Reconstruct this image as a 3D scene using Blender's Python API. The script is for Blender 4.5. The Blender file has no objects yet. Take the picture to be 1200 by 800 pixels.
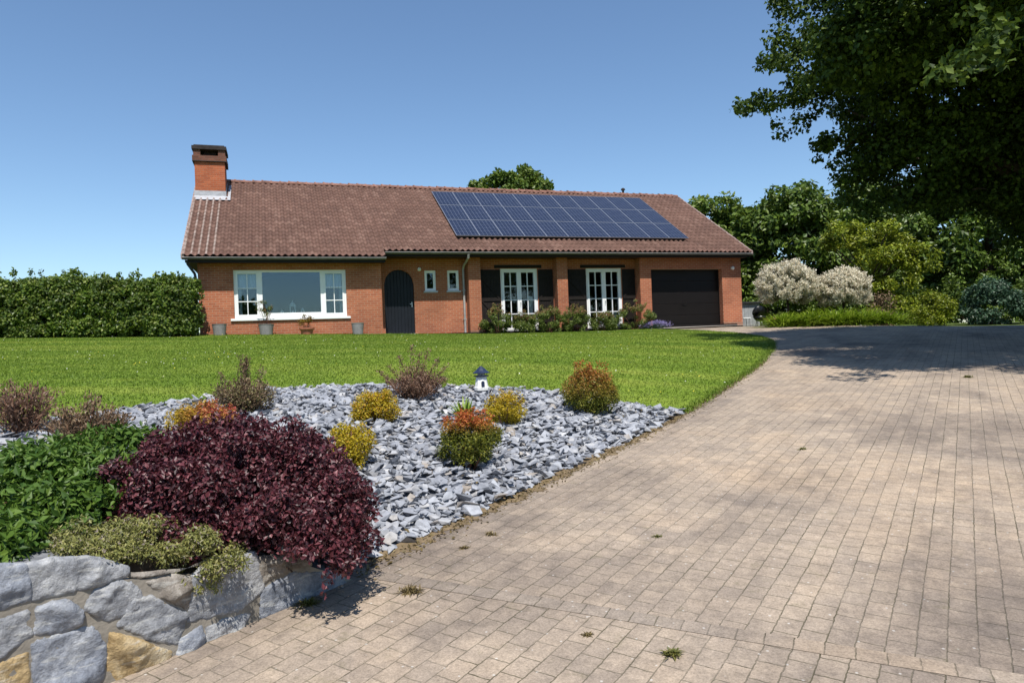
import bpy, bmesh, math, random
import numpy as np
from mathutils import Vector, Matrix
random.seed(7)
R = np.random.default_rng(11)
scene = bpy.context.scene
COL = scene.collection
PI = math.pi
rad = math.radians

# ------------------------------------------------------------------ helpers
def link(name, me, mat=None, parent=None):
    if mat is not None:
        me.materials.append(mat)
    o = bpy.data.objects.new(name, me)
    COL.objects.link(o)
    if parent is not None:
        o.parent = parent
    return o

def tag(o, label=None, cat=None, group=None, kind=None):
    if label: o['label'] = label
    if cat: o['category'] = cat
    if group: o['group'] = group
    if kind: o['kind'] = kind
    return o

def thing(name, label, cat, loc=(0, 0, 0), rz=0, group=None):
    o = bpy.data.objects.new(name, None)
    COL.objects.link(o)
    o.location = loc
    o.rotation_euler = (0, 0, rz)
    o.empty_display_size = .1
    return tag(o, label, cat, group)

def np_mesh(name, v, f, smooth=False, attrs=None):
    """v (N,3), f (M,k) all faces of k corners"""
    v = np.asarray(v, np.float32); f = np.asarray(f, np.int32)
    me = bpy.data.meshes.new(name)
    k = f.shape[1]
    me.vertices.add(len(v)); me.vertices.foreach_set('co', v.ravel())
    me.loops.add(f.size); me.loops.foreach_set('vertex_index', f.ravel())
    me.polygons.add(len(f))
    me.polygons.foreach_set('loop_start', np.arange(0, f.size, k, dtype=np.int32))
    me.polygons.foreach_set('use_smooth', np.full(len(f), bool(smooth)))
    if attrs:
        for n, a in attrs.items():
            at = me.attributes.new(n, 'FLOAT', 'POINT')
            at.data.foreach_set('value', np.asarray(a, np.float32))
    me.update(calc_edges=True)
    me.validate()
    return me

class MB:
    """collects boxes, tubes, lathes and prisms and links them as ONE mesh"""
    def __init__(s, dz=0.0):
        s.v = []; s.f = []; s.dz = dz
    def add(s, vs, fs):
        b = len(s.v)
        s.v += [(x, y, z - s.dz) for x, y, z in vs]
        s.f += [tuple(i + b for i in q) for q in fs]
        return s
    def box(s, x0, x1, y0, y1, z0, z1):
        vs = [(x0,y0,z0),(x1,y0,z0),(x1,y1,z0),(x0,y1,z0),(x0,y0,z1),(x1,y0,z1),(x1,y1,z1),(x0,y1,z1)]
        return s.add(vs, [(0,3,2,1),(4,5,6,7),(0,1,5,4),(1,2,6,5),(2,3,7,6),(3,0,4,7)])
    def quad(s, a, b, c, d):
        return s.add([a,b,c,d], [(0,1,2,3)])
    def tube(s, pts, r, n=8, cap=True):
        pts = [Vector(p) for p in pts]
        rs = r if isinstance(r, (list, tuple)) else [r]*len(pts)
        vs = []
        side = None
        for i, p in enumerate(pts):
            d = (pts[min(i+1, len(pts)-1)] - pts[max(i-1, 0)]).normalized()
            if side is None:
                side = d.orthogonal().normalized()
            side = (side - d*side.dot(d)).normalized()
            up = d.cross(side)
            for k in range(n):
                a = 2*PI*k/n
                q = p + (side*math.cos(a) + up*math.sin(a))*rs[i]
                vs.append(tuple(q))
        fs = []
        for i in range(len(pts)-1):
            for k in range(n):
                fs.append((i*n+k, i*n+(k+1)%n, (i+1)*n+(k+1)%n, (i+1)*n+k))
        if cap:
            fs.append(tuple(range(n-1,-1,-1)))
            fs.append(tuple((len(pts)-1)*n+k for k in range(n)))
        return s.add(vs, fs)
    def lathe(s, prof, c=(0,0,0), n=20):
        vs = []; fs = []
        for r, z in prof:
            for k in range(n):
                a = 2*PI*k/n
                vs.append((c[0]+r*math.cos(a), c[1]+r*math.sin(a), c[2]+z))
        m = len(prof)
        for i in range(m-1):
            for k in range(n):
                fs.append((i*n+k, i*n+(k+1)%n, (i+1)*n+(k+1)%n, (i+1)*n+k))
        fs.append(tuple(range(n-1,-1,-1))); fs.append(tuple((m-1)*n+k for k in range(n)))
        return s.add(vs, fs)
    def prism(s, poly, y0, y1):
        """polygon in xz extruded along y"""
        n = len(poly)
        vs = [(x,y0,z) for x,z in poly] + [(x,y1,z) for x,z in poly]
        fs = [tuple(range(n)), tuple(range(2*n-1,n-1,-1))]
        fs += [(i, i+n, (i+1)%n+n, (i+1)%n) for i in range(n)]
        return s.add(vs, fs)
    def build(s, name, mat, parent=None, smooth=False, bevel=0, loc=None):
        me = bpy.data.meshes.new(name)
        me.from_pydata(s.v, [], s.f)
        bm = bmesh.new(); bm.from_mesh(me)
        bmesh.ops.recalc_face_normals(bm, faces=bm.faces)
        bm.to_mesh(me); bm.free()
        if smooth:
            for p in me.polygons: p.use_smooth = True
        o = link(name, me, mat, parent)
        if loc is not None: o.location = loc
        if bevel:
            m = o.modifiers.new('bevel', 'BEVEL'); m.width = bevel; m.segments = 2; m.limit_method = 'ANGLE'
        return o

# ------------------------------------------------------------------ materials
def newmat(name):
    m = bpy.data.materials.new(name); m.use_nodes = True
    nt = m.node_tree; nt.nodes.clear()
    out = nt.nodes.new('ShaderNodeOutputMaterial')
    return m, nt, out

def N(nt, t, **kw):
    n = nt.nodes.new('ShaderNode'+t)
    for k, v in kw.items():
        if k in ('operation','blend_type','data_type','noise_dimensions','feature','attribute_name','interpolation','wave_type','bands_direction','offset','offset_frequency','squash','squash_frequency','distance_metric','mapping_type'):
            setattr(n, k, v)
        else:
            n.inputs[k].default_value = v
    return n

def ramp(nt, fac, stops):
    r = nt.nodes.new('ShaderNodeValToRGB')
    el = r.color_ramp.elements
    while len(el) < len(stops): el.new(.5)
    for e, (p, c) in zip(el, stops):
        e.position = p
        e.color = (c[0], c[1], c[2], 1) if not isinstance(c, (int, float)) else (c, c, c, 1)
    nt.links.new(fac, r.inputs[0])
    return r.outputs[0]

def mix(nt, fac, a, b, mode='MIX'):
    m = nt.nodes.new('ShaderNodeMix'); m.data_type = 'RGBA'; m.blend_type = mode
    L = nt.links
    for sock, val in ((m.inputs[0], fac), (m.inputs[6], a), (m.inputs[7], b)):
        if isinstance(val, (int, float)): sock.default_value = val
        elif isinstance(val, (tuple, list)): sock.default_value = (*val[:3], 1)
        else: L.new(val, sock)
    return m.outputs[2]

def math_(nt, op, a, b=0.0):
    m = nt.nodes.new('ShaderNodeMath'); m.operation = op
    for i, val in enumerate((a, b)):
        if isinstance(val, (int, float)): m.inputs[i].default_value = val
        else: nt.links.new(val, m.inputs[i])
    return m.outputs[0]

def noise(nt, vec, scale, detail=4, rough=.55, dist=0):
    n = N(nt, 'TexNoise', Scale=scale, Detail=detail, Roughness=rough, Distortion=dist)
    if vec is not None: nt.links.new(vec, n.inputs['Vector'])
    return n.outputs['Fac']

def coords(nt, kind='Object'):
    return nt.nodes.new('ShaderNodeTexCoord').outputs[kind]

def mapping(nt, vec, loc=(0,0,0), rot=(0,0,0), scale=(1,1,1)):
    m = nt.nodes.new('ShaderNodeMapping')
    m.inputs['Location'].default_value = loc; m.inputs['Rotation'].default_value = rot; m.inputs['Scale'].default_value = scale
    nt.links.new(vec, m.inputs['Vector'])
    return m.outputs[0]

def bump(nt, h, strength=.5, dist=.01, prev=None):
    b = N(nt, 'Bump', Strength=strength, Distance=dist)
    nt.links.new(h, b.inputs['Height'])
    if prev is not None: nt.links.new(prev, b.inputs['Normal'])
    return b.outputs[0]

def principled(nt, out, col, rough=.6, spec=.4, nrm=None, metal=0, **kw):
    p = nt.nodes.new('ShaderNodeBsdfPrincipled')
    for s, val in (('Base Color', col), ('Roughness', rough), ('Specular IOR Level', spec), ('Metallic', metal)):
        if isinstance(val, (tuple, list)): p.inputs[s].default_value = (*val[:3], 1)
        elif isinstance(val, (int, float)): p.inputs[s].default_value = val
        else: nt.links.new(val, p.inputs[s])
    if nrm is not None: nt.links.new(nrm, p.inputs['Normal'])
    if out is not None: nt.links.new(p.outputs[0], out.inputs[0])
    return p

def simple(name, col, rough=.6, spec=.4, metal=0, var=.18, scale=6, bmp=.15, bscale=40):
    m, nt, out = newmat(name)
    v = coords(nt)
    n = noise(nt, v, scale, 5)
    lo = tuple(c*(1-var) for c in col); hi = tuple(min(1, c*(1+var)) for c in col)
    c = ramp(nt, n, [(.3, lo), (.7, hi)])
    principled(nt, out, c, rough, spec, bump(nt, noise(nt, v, bscale, 4), bmp, .004), metal)
    return m

def leaf_mat(name, stops, tip=None, transl=.3, rough=.45, spec=.35, vary=0.0):
    """colour from the per-leaf random value; 'tint' (0..1) blends to the tip colours"""
    m, nt, out = newmat(name)
    a = N(nt, 'Attribute', attribute_name='rnd')
    c = ramp(nt, a.outputs['Fac'], stops)
    if tip:
        t = N(nt, 'Attribute', attribute_name='tint')
        c2 = ramp(nt, a.outputs['Fac'], tip)
        c = mix(nt, t.outputs['Fac'], c, c2)
    if vary:
        nz = noise(nt, coords(nt), 1.3, 3)
        c = mix(nt, vary, c, ramp(nt, nz, [(.35, .35), (.65, 1.6)]), 'MULTIPLY')
    p = principled(nt, None, c, rough, spec)
    tr = nt.nodes.new('ShaderNodeBsdfTranslucent')
    nt.links.new(c, tr.inputs['Color'])
    mx = nt.nodes.new('ShaderNodeMixShader'); mx.inputs[0].default_value = transl
    nt.links.new(p.outputs[0], mx.inputs[1]); nt.links.new(tr.outputs[0], mx.inputs[2])
    nt.links.new(mx.outputs[0], out.inputs[0])
    return m

M = {}
# brick (u = x + y works on every upright axis-aligned face)
def brick_mat(name, c1, c2, mortar):
    m, nt, out = newmat(name)
    v = coords(nt)
    s = nt.nodes.new('ShaderNodeSeparateXYZ'); nt.links.new(v, s.inputs[0])
    cb = nt.nodes.new('ShaderNodeCombineXYZ')
    nt.links.new(math_(nt, 'ADD', s.outputs[0], s.outputs[1]), cb.inputs[0]); nt.links.new(s.outputs[2], cb.inputs[1])
    b = N(nt, 'TexBrick', offset=.5, offset_frequency=2, Scale=1.0)
    b.inputs['Brick Width'].default_value = .225; b.inputs['Row Height'].default_value = .078
    b.inputs['Mortar Size'].default_value = .007; b.inputs['Mortar Smooth'].default_value = .3; b.inputs['Bias'].default_value = 0
    b.inputs['Color1'].default_value = (*c1, 1); b.inputs['Color2'].default_value = (*c2, 1); b.inputs['Mortar'].default_value = (*mortar, 1)
    nt.links.new(cb.outputs[0], b.inputs['Vector'])
    n1 = noise(nt, v, .9, 4); n2 = noise(nt, v, 30, 3)
    c = mix(nt, 1, b.outputs['Color'], ramp(nt, n1, [(.3, .82), (.7, 1.15)]), 'MULTIPLY')
    c = mix(nt, .5, c, ramp(nt, n2, [(.3, .75), (.7, 1.2)]), 'MULTIPLY')
    inv = math_(nt, 'SUBTRACT', 1.0, b.outputs['Fac'])
    nr = bump(nt, inv, .6, .008); nr = bump(nt, n2, .25, .004, nr)
    principled(nt, out, c, .85, .2, nr)
    return m
M['brick'] = brick_mat('red_brick', (.39, .130, .066), (.30, .094, .049), (.38, .25, .17))
M['chimney_brick'] = brick_mat('chimney_brick', (.40, .115, .05), (.30, .08, .036), (.32, .16, .10))

M['sooty_brick'] = brick_mat('sooty_brick', (.17, .07, .045), (.11, .045, .03), (.13, .09, .07))
# roof tiles
def tile_mat(name, streak):
    m, nt, out = newmat(name)
    uv = nt.nodes.new('ShaderNodeUVMap').outputs[0]
    s = nt.nodes.new('ShaderNodeSeparateXYZ'); nt.links.new(uv, s.inputs[0])
    cb = nt.nodes.new('ShaderNodeCombineXYZ')
    nt.links.new(math_(nt, 'FLOOR', s.outputs[0]), cb.inputs[0]); nt.links.new(math_(nt, 'FLOOR', s.outputs[1]), cb.inputs[1])
    w = N(nt, 'TexWhiteNoise'); w.noise_dimensions = '2D'; nt.links.new(cb.outputs[0], w.inputs['Vector'])
    c = ramp(nt, w.outputs['Value'], [(0, (.108, .058, .044)), (.4, (.124, .067, .050)), (.75, (.136, .074, .056)), (1, (.17, .098, .075))])
    v = coords(nt)
    c = mix(nt, .7, c, ramp(nt, noise(nt, v, .5, 4), [(.32, .84), (.7, 1.14)]), 'MULTIPLY')
    c = mix(nt, .7, c, ramp(nt, noise(nt, v, 22, 4), [(.3, .65), (.7, 1.3)]), 'MULTIPLY')
    lich = ramp(nt, noise(nt, v, 9, 6, .7), [(.62, 0), (.72, 1)])
    c = mix(nt, math_(nt, 'MULTIPLY', lich, .35), c, (.34, .30, .25))
    if streak:   # lime streaks washed down from the chimney flashing
        so = nt.nodes.new('ShaderNodeSeparateXYZ'); nt.links.new(v, so.inputs[0])
        inx = ramp(nt, math_(nt, 'ADD', math_(nt, 'MULTIPLY', so.outputs[0], .5), 4.0), [(.46, 0), (.47, 1), (1.06/1.06*.985, 1), (1.0, 0)])
        fr = math_(nt, 'FRACT', s.outputs[0])
        crest = ramp(nt, fr, [(.12, 0), (.25, 1), (.36, 1), (.48, 0)])
        k = math_(nt, 'MULTIPLY', math_(nt, 'MULTIPLY', inx, crest), ramp(nt, noise(nt, v, 3.5, 5), [(.3, .08), (.6, .48)]))
        c = mix(nt, k, c, (.46, .40, .36))
    principled(nt, out, c, .8, .25, bump(nt, noise(nt, v, 60, 3), .2, .004))
    return m
M['tile'] = tile_mat('clay_roof_tile', False)
M['tile_streaked'] = tile_mat('clay_roof_tile_streaked', True)
M['ridge'] = simple('ridge_tile_clay', (.20, .10, .075), .8, .2, var=.45, scale=5)
M['white_paint'] = simple('white_window_paint', (.80, .80, .80), .4, .5, var=.03, scale=3, bmp=.03)
M['brown_wood'] = simple('dark_brown_stained_wood', (.012, .0085, .007), .7, .25, var=.3, scale=8)
M['soffit_wood'] = simple('dark_soffit_board', (.045, .022, .014), .7, .25, var=.3, scale=5)
M['garage_paint'] = simple('dark_brown_garage_paint', (.0065, .0052, .0052), .5, .25, var=.15, scale=3)
M['door_paint'] = simple('blue_black_door_paint', (.007, .009, .014), .5, .3, var=.2, scale=4)
M['gutter'] = simple('zinc_gutter', (.10, .095, .095), .5, .5, var=.25, scale=4)
M['zinc_pipe'] = simple('weathered_zinc_pipe', (.33, .31, .30), .5, .4, var=.25, scale=5)
M['dark_pipe'] = simple('dark_blue_pipe', (.03, .04, .07), .45, .5, var=.1)
M['lead'] = simple('lead_flashing', (.36, .36, .38), .55, .4, var=.25, scale=5)
M['soot'] = simple('sooty_concrete', (.035, .028, .026), .85, .2, var=.35, scale=6)
M['verge'] = simple('pale_verge_tile', (.27, .20, .18), .8, .2, var=.35, scale=5)
M['sill_stone'] = simple('grey_sill_stone', (.42, .42, .43), .6, .3, var=.12, scale=8)
M['white_plastic'] = simple('white_lamp_glass', (.75, .73, .70), .35, .5, var=.04)
M['steel'] = simple('brushed_steel', (.6, .6, .6), .3, .5, metal=1, var=.05)
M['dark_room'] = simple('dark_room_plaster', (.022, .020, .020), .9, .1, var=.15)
M['curtain'] = simple('white_net_curtain', (.62, .64, .66), .9, .1, var=.08, scale=20)
M['concrete'] = simple('pale_concrete', (.42, .38, .34), .85, .2, var=.15, scale=2.2, bmp=.3)
M['pot_grey'] = simple('grey_zinc_pot', (.23, .215, .22), .6, .35, var=.15, scale=7)
M['terracotta'] = simple('terracotta', (.32, .12, .075), .8, .2, var=.2, scale=9)
M['soil'] = simple('garden_soil', (.055, .040, .028), .95, .1, var=.4, scale=9, bmp=.8, bscale=30)
M['dirt'] = simple('dry_dirt', (.17, .125, .075), .95, .1, var=.35, scale=16, bmp=1, bscale=70)
M['grit'] = simple('slate_grit', (.16, .165, .18), .95, .1, var=.4, scale=14, bmp=1, bscale=60)
M['black_enamel'] = simple('black_enamel', (.008, .008, .009), .3, .5, var=.1)
M['grey_wood'] = simple('weathered_grey_board', (.30, .31, .32), .8, .2, var=.2, scale=6)
M['felt'] = simple('dark_roof_felt', (.03, .03, .035), .85, .2, var=.25)
M['white_wood'] = simple('white_painted_metal', (.78, .78, .77), .45, .4, var=.03)
M['ornament_white'] = simple('chipped_white_ceramic', (.72, .71, .68), .5, .4, var=.10, scale=18)
M['ornament_blue'] = simple('dark_blue_ceramic', (.016, .024, .055), .35, .5, var=.25, scale=15)
M['bark'] = simple('rough_bark', (.055, .042, .032), .95, .1, var=.4, scale=7, bmp=1.0, bscale=22)
M['twig'] = simple('reddish_twig', (.15, .075, .05), .9, .1, var=.3)
M['twig_dark'] = simple('dark_twig', (.05, .034, .026), .9, .1, var=.3)

def glass_mat(name, refl, tint=(.9, .95, 1)):
    m, nt, out = newmat(name)
    g = N(nt, 'BsdfGlossy'); g.inputs['Color'].default_value = (*tint, 1); g.inputs['Roughness'].default_value = .015
    nz = bump(nt, noise(nt, coords(nt), 1.2, 2), .04, .02); nt.links.new(nz, g.inputs['Normal'])
    t = N(nt, 'BsdfTransparent'); t.inputs['Color'].default_value = (.88, .92, .92, 1)
    mx = nt.nodes.new('ShaderNodeMixShader')
    f = N(nt, 'Fresnel'); f.inputs['IOR'].default_value = 1.5
    nt.links.new(math_(nt, 'ADD', f.outputs[0], refl), mx.inputs[0])
    nt.links.new(t.outputs[0], mx.inputs[1]); nt.links.new(g.outputs[0], mx.inputs[2])
    nt.links.new(mx.outputs[0], out.inputs[0])
    return m
M['glass'] = glass_mat('sky_tinted_glass', .03, (.72, .88, 1))  # blue of the mirrored sky is put into the reflection tint
M['glass_clear'] = glass_mat('plain_window_glass', .0)

# solar cells
m, nt, out = newmat('solar_cells')
v = coords(nt)
b = N(nt, 'TexBrick', offset=0.0, Scale=1.0)
b.inputs['Brick Width'].default_value = .152; b.inputs['Row Height'].default_value = .1525
b.inputs['Mortar Size'].default_value = .0055; b.inputs['Mortar Smooth'].default_value = .1
b.inputs['Color1'].default_value = (.010, .013, .030, 1); b.inputs['Color2'].default_value = (.014, .018, .042, 1); b.inputs['Mortar'].default_value = (.13, .15, .20, 1)
nt.links.new(mapping(nt, v, (-.03, -.03, 0)), b.inputs['Vector'])
principled(nt, out, b.outputs['Color'], .16, .5)
M['solar'] = m
M['alu'] = simple('anodised_frame', (.30, .32, .37), .4, .5, metal=.6, var=.05)

# pavers
def paver_mat(name, rot, bw, rh, moss=1.0, off=.5, loc=(0, 0, 0), tone=(1, 1, 1)):
    m, nt, out = newmat(name)
    v = coords(nt)
    wob = N(nt, 'TexNoise', Scale=2.2, Detail=2); nt.links.new(v, wob.inputs['Vector'])
    vv = nt.nodes.new('ShaderNodeVectorMath'); vv.operation = 'MULTIPLY_ADD'
    nt.links.new(wob.outputs['Color'], vv.inputs[0]); vv.inputs[1].default_value = (.016, .016, 0); nt.links.new(v, vv.inputs[2])
    wob2 = N(nt, 'TexNoise', Scale=30, Detail=2); nt.links.new(v, wob2.inputs['Vector'])
    vv2 = nt.nodes.new('ShaderNodeVectorMath'); vv2.operation = 'MULTIPLY_ADD'
    nt.links.new(wob2.outputs['Color'], vv2.inputs[0]); vv2.inputs[1].default_value = (.012, .012, 0); nt.links.new(vv.outputs[0], vv2.inputs[2])
    mp = mapping(nt, vv2.outputs[0], loc=loc, rot=(0, 0, rot))
    flat = nt.nodes.new('ShaderNodeVectorMath'); flat.operation = 'MULTIPLY'; nt.links.new(mp, flat.inputs[0]); flat.inputs[1].default_value = (1, 1, 0)
    b = N(nt, 'TexBrick', offset=off, offset_frequency=2, Scale=1.0)
    b.inputs['Brick Width'].default_value = bw; b.inputs['Row Height'].default_value = rh
    b.inputs['Mortar Size'].default_value = .0046; b.inputs['Mortar Smooth'].default_value = .8; b.inputs['Bias'].default_value = -.1
    b.inputs['Color1'].default_value = (.355, .288, .224, 1); b.inputs['Color2'].default_value = (.30, .247, .198, 1); b.inputs['Mortar'].default_value = (.250, .208, .163, 1)
    nt.links.new(flat.outputs[0], b.inputs['Vector'])
    big = noise(nt, v, .55, 6, .6, .4); mid = noise(nt, v, 3.2, 5, .6); fine = noise(nt, v, 85, 5, .8)
    c = mix(nt, 1.0, b.outputs['Color'], tone, 'MULTIPLY')
    c = mix(nt, .9, c, ramp(nt, big, [(.30, (.60, .60, .63)), (.50, (1, 1, 1)), (.7, (1.12, 1.06, .98))]), 'MULTIPLY')
    c = mix(nt, .75, c, ramp(nt, mid, [(.3, (.74, .73, .74)), (.66, (1.14, 1.11, 1.06))]), 'MULTIPLY')
    c = mix(nt, .9, c, ramp(nt, fine, [(.30, .55), (.5, 1.0), (.70, 1.38)]), 'MULTIPLY')
    c = mix(nt, .8, c, ramp(nt, noise(nt, v, 14, 5, .7), [(.32, .78), (.5, 1.0), (.68, 1.18)]), 'MULTIPLY')
    nod = ramp(nt, noise(nt, v, 7, 5, .7), [(.56, 0), (.66, 1)])
    c = mix(nt, math_(nt, 'MULTIPLY', math_(nt, 'MULTIPLY', nod, b.outputs['Fac']), .85*moss), c, (.055, .045, .025))
    sp = N(nt, 'TexVoronoi', Scale=24.0); nt.links.new(v, sp.inputs['Vector'])
    spot = ramp(nt, sp.outputs['Distance'], [(.10, 1), (.19, 0)])
    sel = N(nt, 'TexWhiteNoise'); nt.links.new(sp.outputs['Position'], sel.inputs['Vector'])
    keep = math_(nt, 'GREATER_THAN', sel.outputs['Value'], .80)
    c = mix(nt, math_(nt, 'MULTIPLY', math_(nt, 'MULTIPLY', spot, keep), .55), c, (.62, .60, .56))
    # moss and dirt lodged in the joints, in patches
    pm = ramp(nt, noise(nt, v, 1.7, 6, .7), [(.42, .12), (.60, 1)])
    jm = math_(nt, 'MULTIPLY', b.outputs['Fac'], pm)
    c = mix(nt, math_(nt, 'MULTIPLY', jm, .8*moss), c, (.075, .066, .035))
    st = ramp(nt, noise(nt, mapping(nt, mp, scale=(.5, 1.5, 1)), .75, 6, .7), [(.47, 0), (.66, 1)])
    c = mix(nt, math_(nt, 'MULTIPLY', st, .72), c, mix(nt, 1.0, c, (.50, .50, .53), 'MULTIPLY'))
    gm_ = ramp(nt, noise(nt, v, 5.5, 6, .75), [(.60, 0), (.70, 1)])
    c = mix(nt, math_(nt, 'MULTIPLY', gm_, .40*moss), c, (.13, .115, .06))
    inv = math_(nt, 'SUBTRACT', 1.0, b.outputs['Fac'])
    nr = bump(nt, inv, .45, .006); nr = bump(nt, fine, .45, .005, nr); nr = bump(nt, mid, .25, .02, nr)
    principled(nt, out, c, .85, .25, nr)
    return m
ROT = -math.atan2(.84, .54)          # paver courses run up the drive
M['paver'] = paver_mat('concrete_pavers', ROT, .150, .113)
M['paver_band'] = paver_mat('concrete_paver_band', 0, .122, 1.0, 1.0, 0.0, (0, .5, 0), (.92, .94, .97))

# grass
def grass_col(nt):
    v = coords(nt)
    st = noise(nt, mapping(nt, v, rot=(0, 0, .12), scale=(.10, 1.15, .2)), 1.0, 3)
    pa = noise(nt, v, .8, 5)
    c = ramp(nt, st, [(.3, (.118, .186, .020)), (.5, (.160, .228, .028)), (.7, (.212, .266, .042))])
    return mix(nt, .8, c, ramp(nt, pa, [(.3, (.8, .86, .75)), (.55, (1, 1, 1)), (.75, (1.22, 1.08, 1.15))]), 'MULTIPLY')
m, nt, out = newmat('lawn_turf')
c = mix(nt, .8, grass_col(nt), ramp(nt, noise(nt, coords(nt), 26, 4), [(.3, .55), (.7, 1.2)]), 'MULTIPLY')
principled(nt, out, c, .9, .1, bump(nt, noise(nt, coords(nt), 35, 3), .6, .03)); M['turf'] = m
m, nt, out = newmat('grass_blade')
a = N(nt, 'Attribute', attribute_name='rnd')
c = mix(nt, 1, grass_col(nt), ramp(nt, a.outputs['Fac'], [(0, (.70, .80, .6)), (.6, (1.05, 1.05, 1)), (.9, (1.2, 1.14, 1.2)), (1, (1.45, 1.25, 1.5))]), 'MULTIPLY')
p = principled(nt, None, c, .55, .3)
tr = nt.nodes.new('ShaderNodeBsdfTranslucent'); nt.links.new(c, tr.inputs['Color'])
mx = nt.nodes.new('ShaderNodeMixShader'); mx.inputs[0].default_value = .35
nt.links.new(p.outputs[0], mx.inputs[1]); nt.links.new(tr.outputs[0], mx.inputs[2]); nt.links.new(mx.outputs[0], out.inputs[0]); M['blade'] = m
m, nt, out = newmat('rough_ground')
c = ramp(nt, noise(nt, coords(nt), .5, 6), [(.3, (.05, .085, .018)), (.7, (.10, .12, .035))])
principled(nt, out, c, .95, .1, bump(nt, noise(nt, coords(nt), 9, 4), .6, .05)); M['rough'] = m

# slate
m, nt, out = newmat('blue_slate')
a = N(nt, 'Attribute', attribute_name='rnd')
c = ramp(nt, a.outputs['Fac'], [(0, (.20, .21, .235)), (.4, (.27, .28, .31)), (.8, (.335, .345, .37)), (.93, (.36, .35, .345)), (.97, (.27, .23, .19)), (1, (.50, .50, .51))])
c = mix(nt, .7, c, ramp(nt, noise(nt, coords(nt), 28, 5), [(.3, .72), (.7, 1.2)]), 'MULTIPLY')
principled(nt, out, c, .62, .35, bump(nt, noise(nt, coords(nt), 70, 4), .4, .004)); M['slate'] = m

# wall stones
def stone_mat(name, cols, bluish=0):
    m, nt, out = newmat(name)
    v = coords(nt)
    c = ramp(nt, noise(nt, v, 7, 8, .65, .6), [(.30, cols[0]), (.5, cols[1]), (.68, cols[2])])
    c = mix(nt, .8, c, ramp(nt, noise(nt, v, 45, 5, .7), [(.3, .62), (.7, 1.25)]), 'MULTIPLY')
    wv = ramp(nt, noise(nt, mapping(nt, v, scale=(1, 1, 5), rot=(0, .5, 0)), 9, 4), [(.56, 0), (.63, 1)])
    c = mix(nt, math_(nt, 'MULTIPLY', wv, .35), c, (.55, .54, .50))
    nr = bump(nt, noise(nt, v, 14, 7, .65), .8, .03); nr = bump(nt, noise(nt, v, 90, 4), .4, .004, nr)
    principled(nt, out, c, .85, .2, nr)
    return m
M['stone_blue'] = stone_mat('blue_grey_stone', [(.13, .145, .175), (.235, .25, .285), (.37, .38, .40)])
M['stone_grey'] = stone_mat('grey_stone', [(.145, .15, .165), (.265, .27, .285), (.41, .41, .41)])
M['stone_brown'] = stone_mat('brown_grey_stone', [(.13, .11, .09), (.24, .21, .18), (.36, .33, .29)])
M['stone_yellow'] = stone_mat('ochre_stone', [(.22, .15, .07), (.40, .29, .15), (.52, .43, .29)])
M['mortar'] = simple('rough_mortar', (.235, .21, .175), .95, .1, var=.3, scale=8, bmp=1, bscale=50)

# foliage
M['maple_leaf'] = leaf_mat('maple_leaf', [(0, (.022, .042, .006)), (.5, (.046, .080, .010)), (.9, (.085, .13, .016)), (1, (.11, .15, .018))], transl=.26, rough=.6, spec=.22)
M['dark_leaf'] = leaf_mat('deep_green_leaf', [(0, (.042, .078, .011)), (.5, (.080, .132, .016)), (1, (.14, .195, .028))], transl=.25, vary=.5)
M['mid_leaf'] = leaf_mat('mid_green_leaf', [(0, (.055, .098, .013)), (.5, (.10, .16, .019)), (1, (.17, .22, .033))], transl=.3, vary=.4)
M['lime_leaf'] = leaf_mat('yellow_green_leaf', [(0, (.10, .145, .009)), (.5, (.19, .235, .013)), (1, (.30, .32, .025))], transl=.3, vary=.4)
M['hedge_leaf'] = leaf_mat('hornbeam_leaf', [(0, (.035, .070, .008)), (.5, (.080, .130, .014)), (.9, (.15, .20, .026)), (1, (.25, .28, .07))], transl=.28, vary=.5)
M['blue_leaf'] = leaf_mat('blue_green_leaf', [(0, (.025, .055, .030)), (.6, (.05, .10, .055)), (1, (.09, .15, .09))], transl=.2)
M['willow_leaf'] = leaf_mat('dappled_willow_leaf', [(0, (.09, .13, .045)), (.5, (.20, .22, .11)), (1, (.35, .33, .22))], tip=[(0, (.60, .52, .38)), (.5, (.72, .66, .52)), (1, (.82, .79, .66))], transl=.35)
M['lily_leaf'] = leaf_mat('daylily_leaf', [(0, (.11, .19, .010)), (.5, (.19, .28, .016)), (1, (.30, .37, .04))], transl=.4)
M['purple_leaf'] = leaf_mat('dark_purple_leaf', [(0, (.030, .007, .010)), (.5, (.066, .013, .019)), (.85, (.125, .025, .033)), (1, (.22, .078, .085))], tip=[(0, (.20, .02, .03)), (1, (.38, .05, .06))], transl=.2, rough=.48, spec=.5)
M['green_plant_leaf'] = leaf_mat('fresh_green_leaf', [(0, (.036, .080, .010)), (.5, (.070, .138, .016)), (1, (.125, .20, .03))], transl=.3, rough=.5, spec=.35)
M['creeper_leaf'] = leaf_mat('grey_green_leaf', [(0, (.12, .13, .035)), (.5, (.21, .215, .06)), (.82, (.31, .29, .085)), (1, (.25, .20, .19))], transl=.25)
M['brown_leaf'] = leaf_mat('brown_leaf', [(0, (.095, .060, .035)), (.5, (.18, .115, .065)), (1, (.27, .19, .11))], tip=[(0, (.15, .15, .05)), (1, (.25, .23, .09))], transl=.25)
M['rust_leaf'] = leaf_mat('rust_brown_leaf', [(0, (.095, .052, .034)), (.5, (.19, .108, .070)), (1, (.29, .185, .125))], transl=.25)
M['gold_leaf'] = leaf_mat('golden_leaf', [(0, (.20, .16, .008)), (.5, (.40, .30, .012)), (1, (.58, .46, .03))], tip=[(0, (.35, .18, .012)), (1, (.55, .32, .02))], transl=.3)
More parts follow.
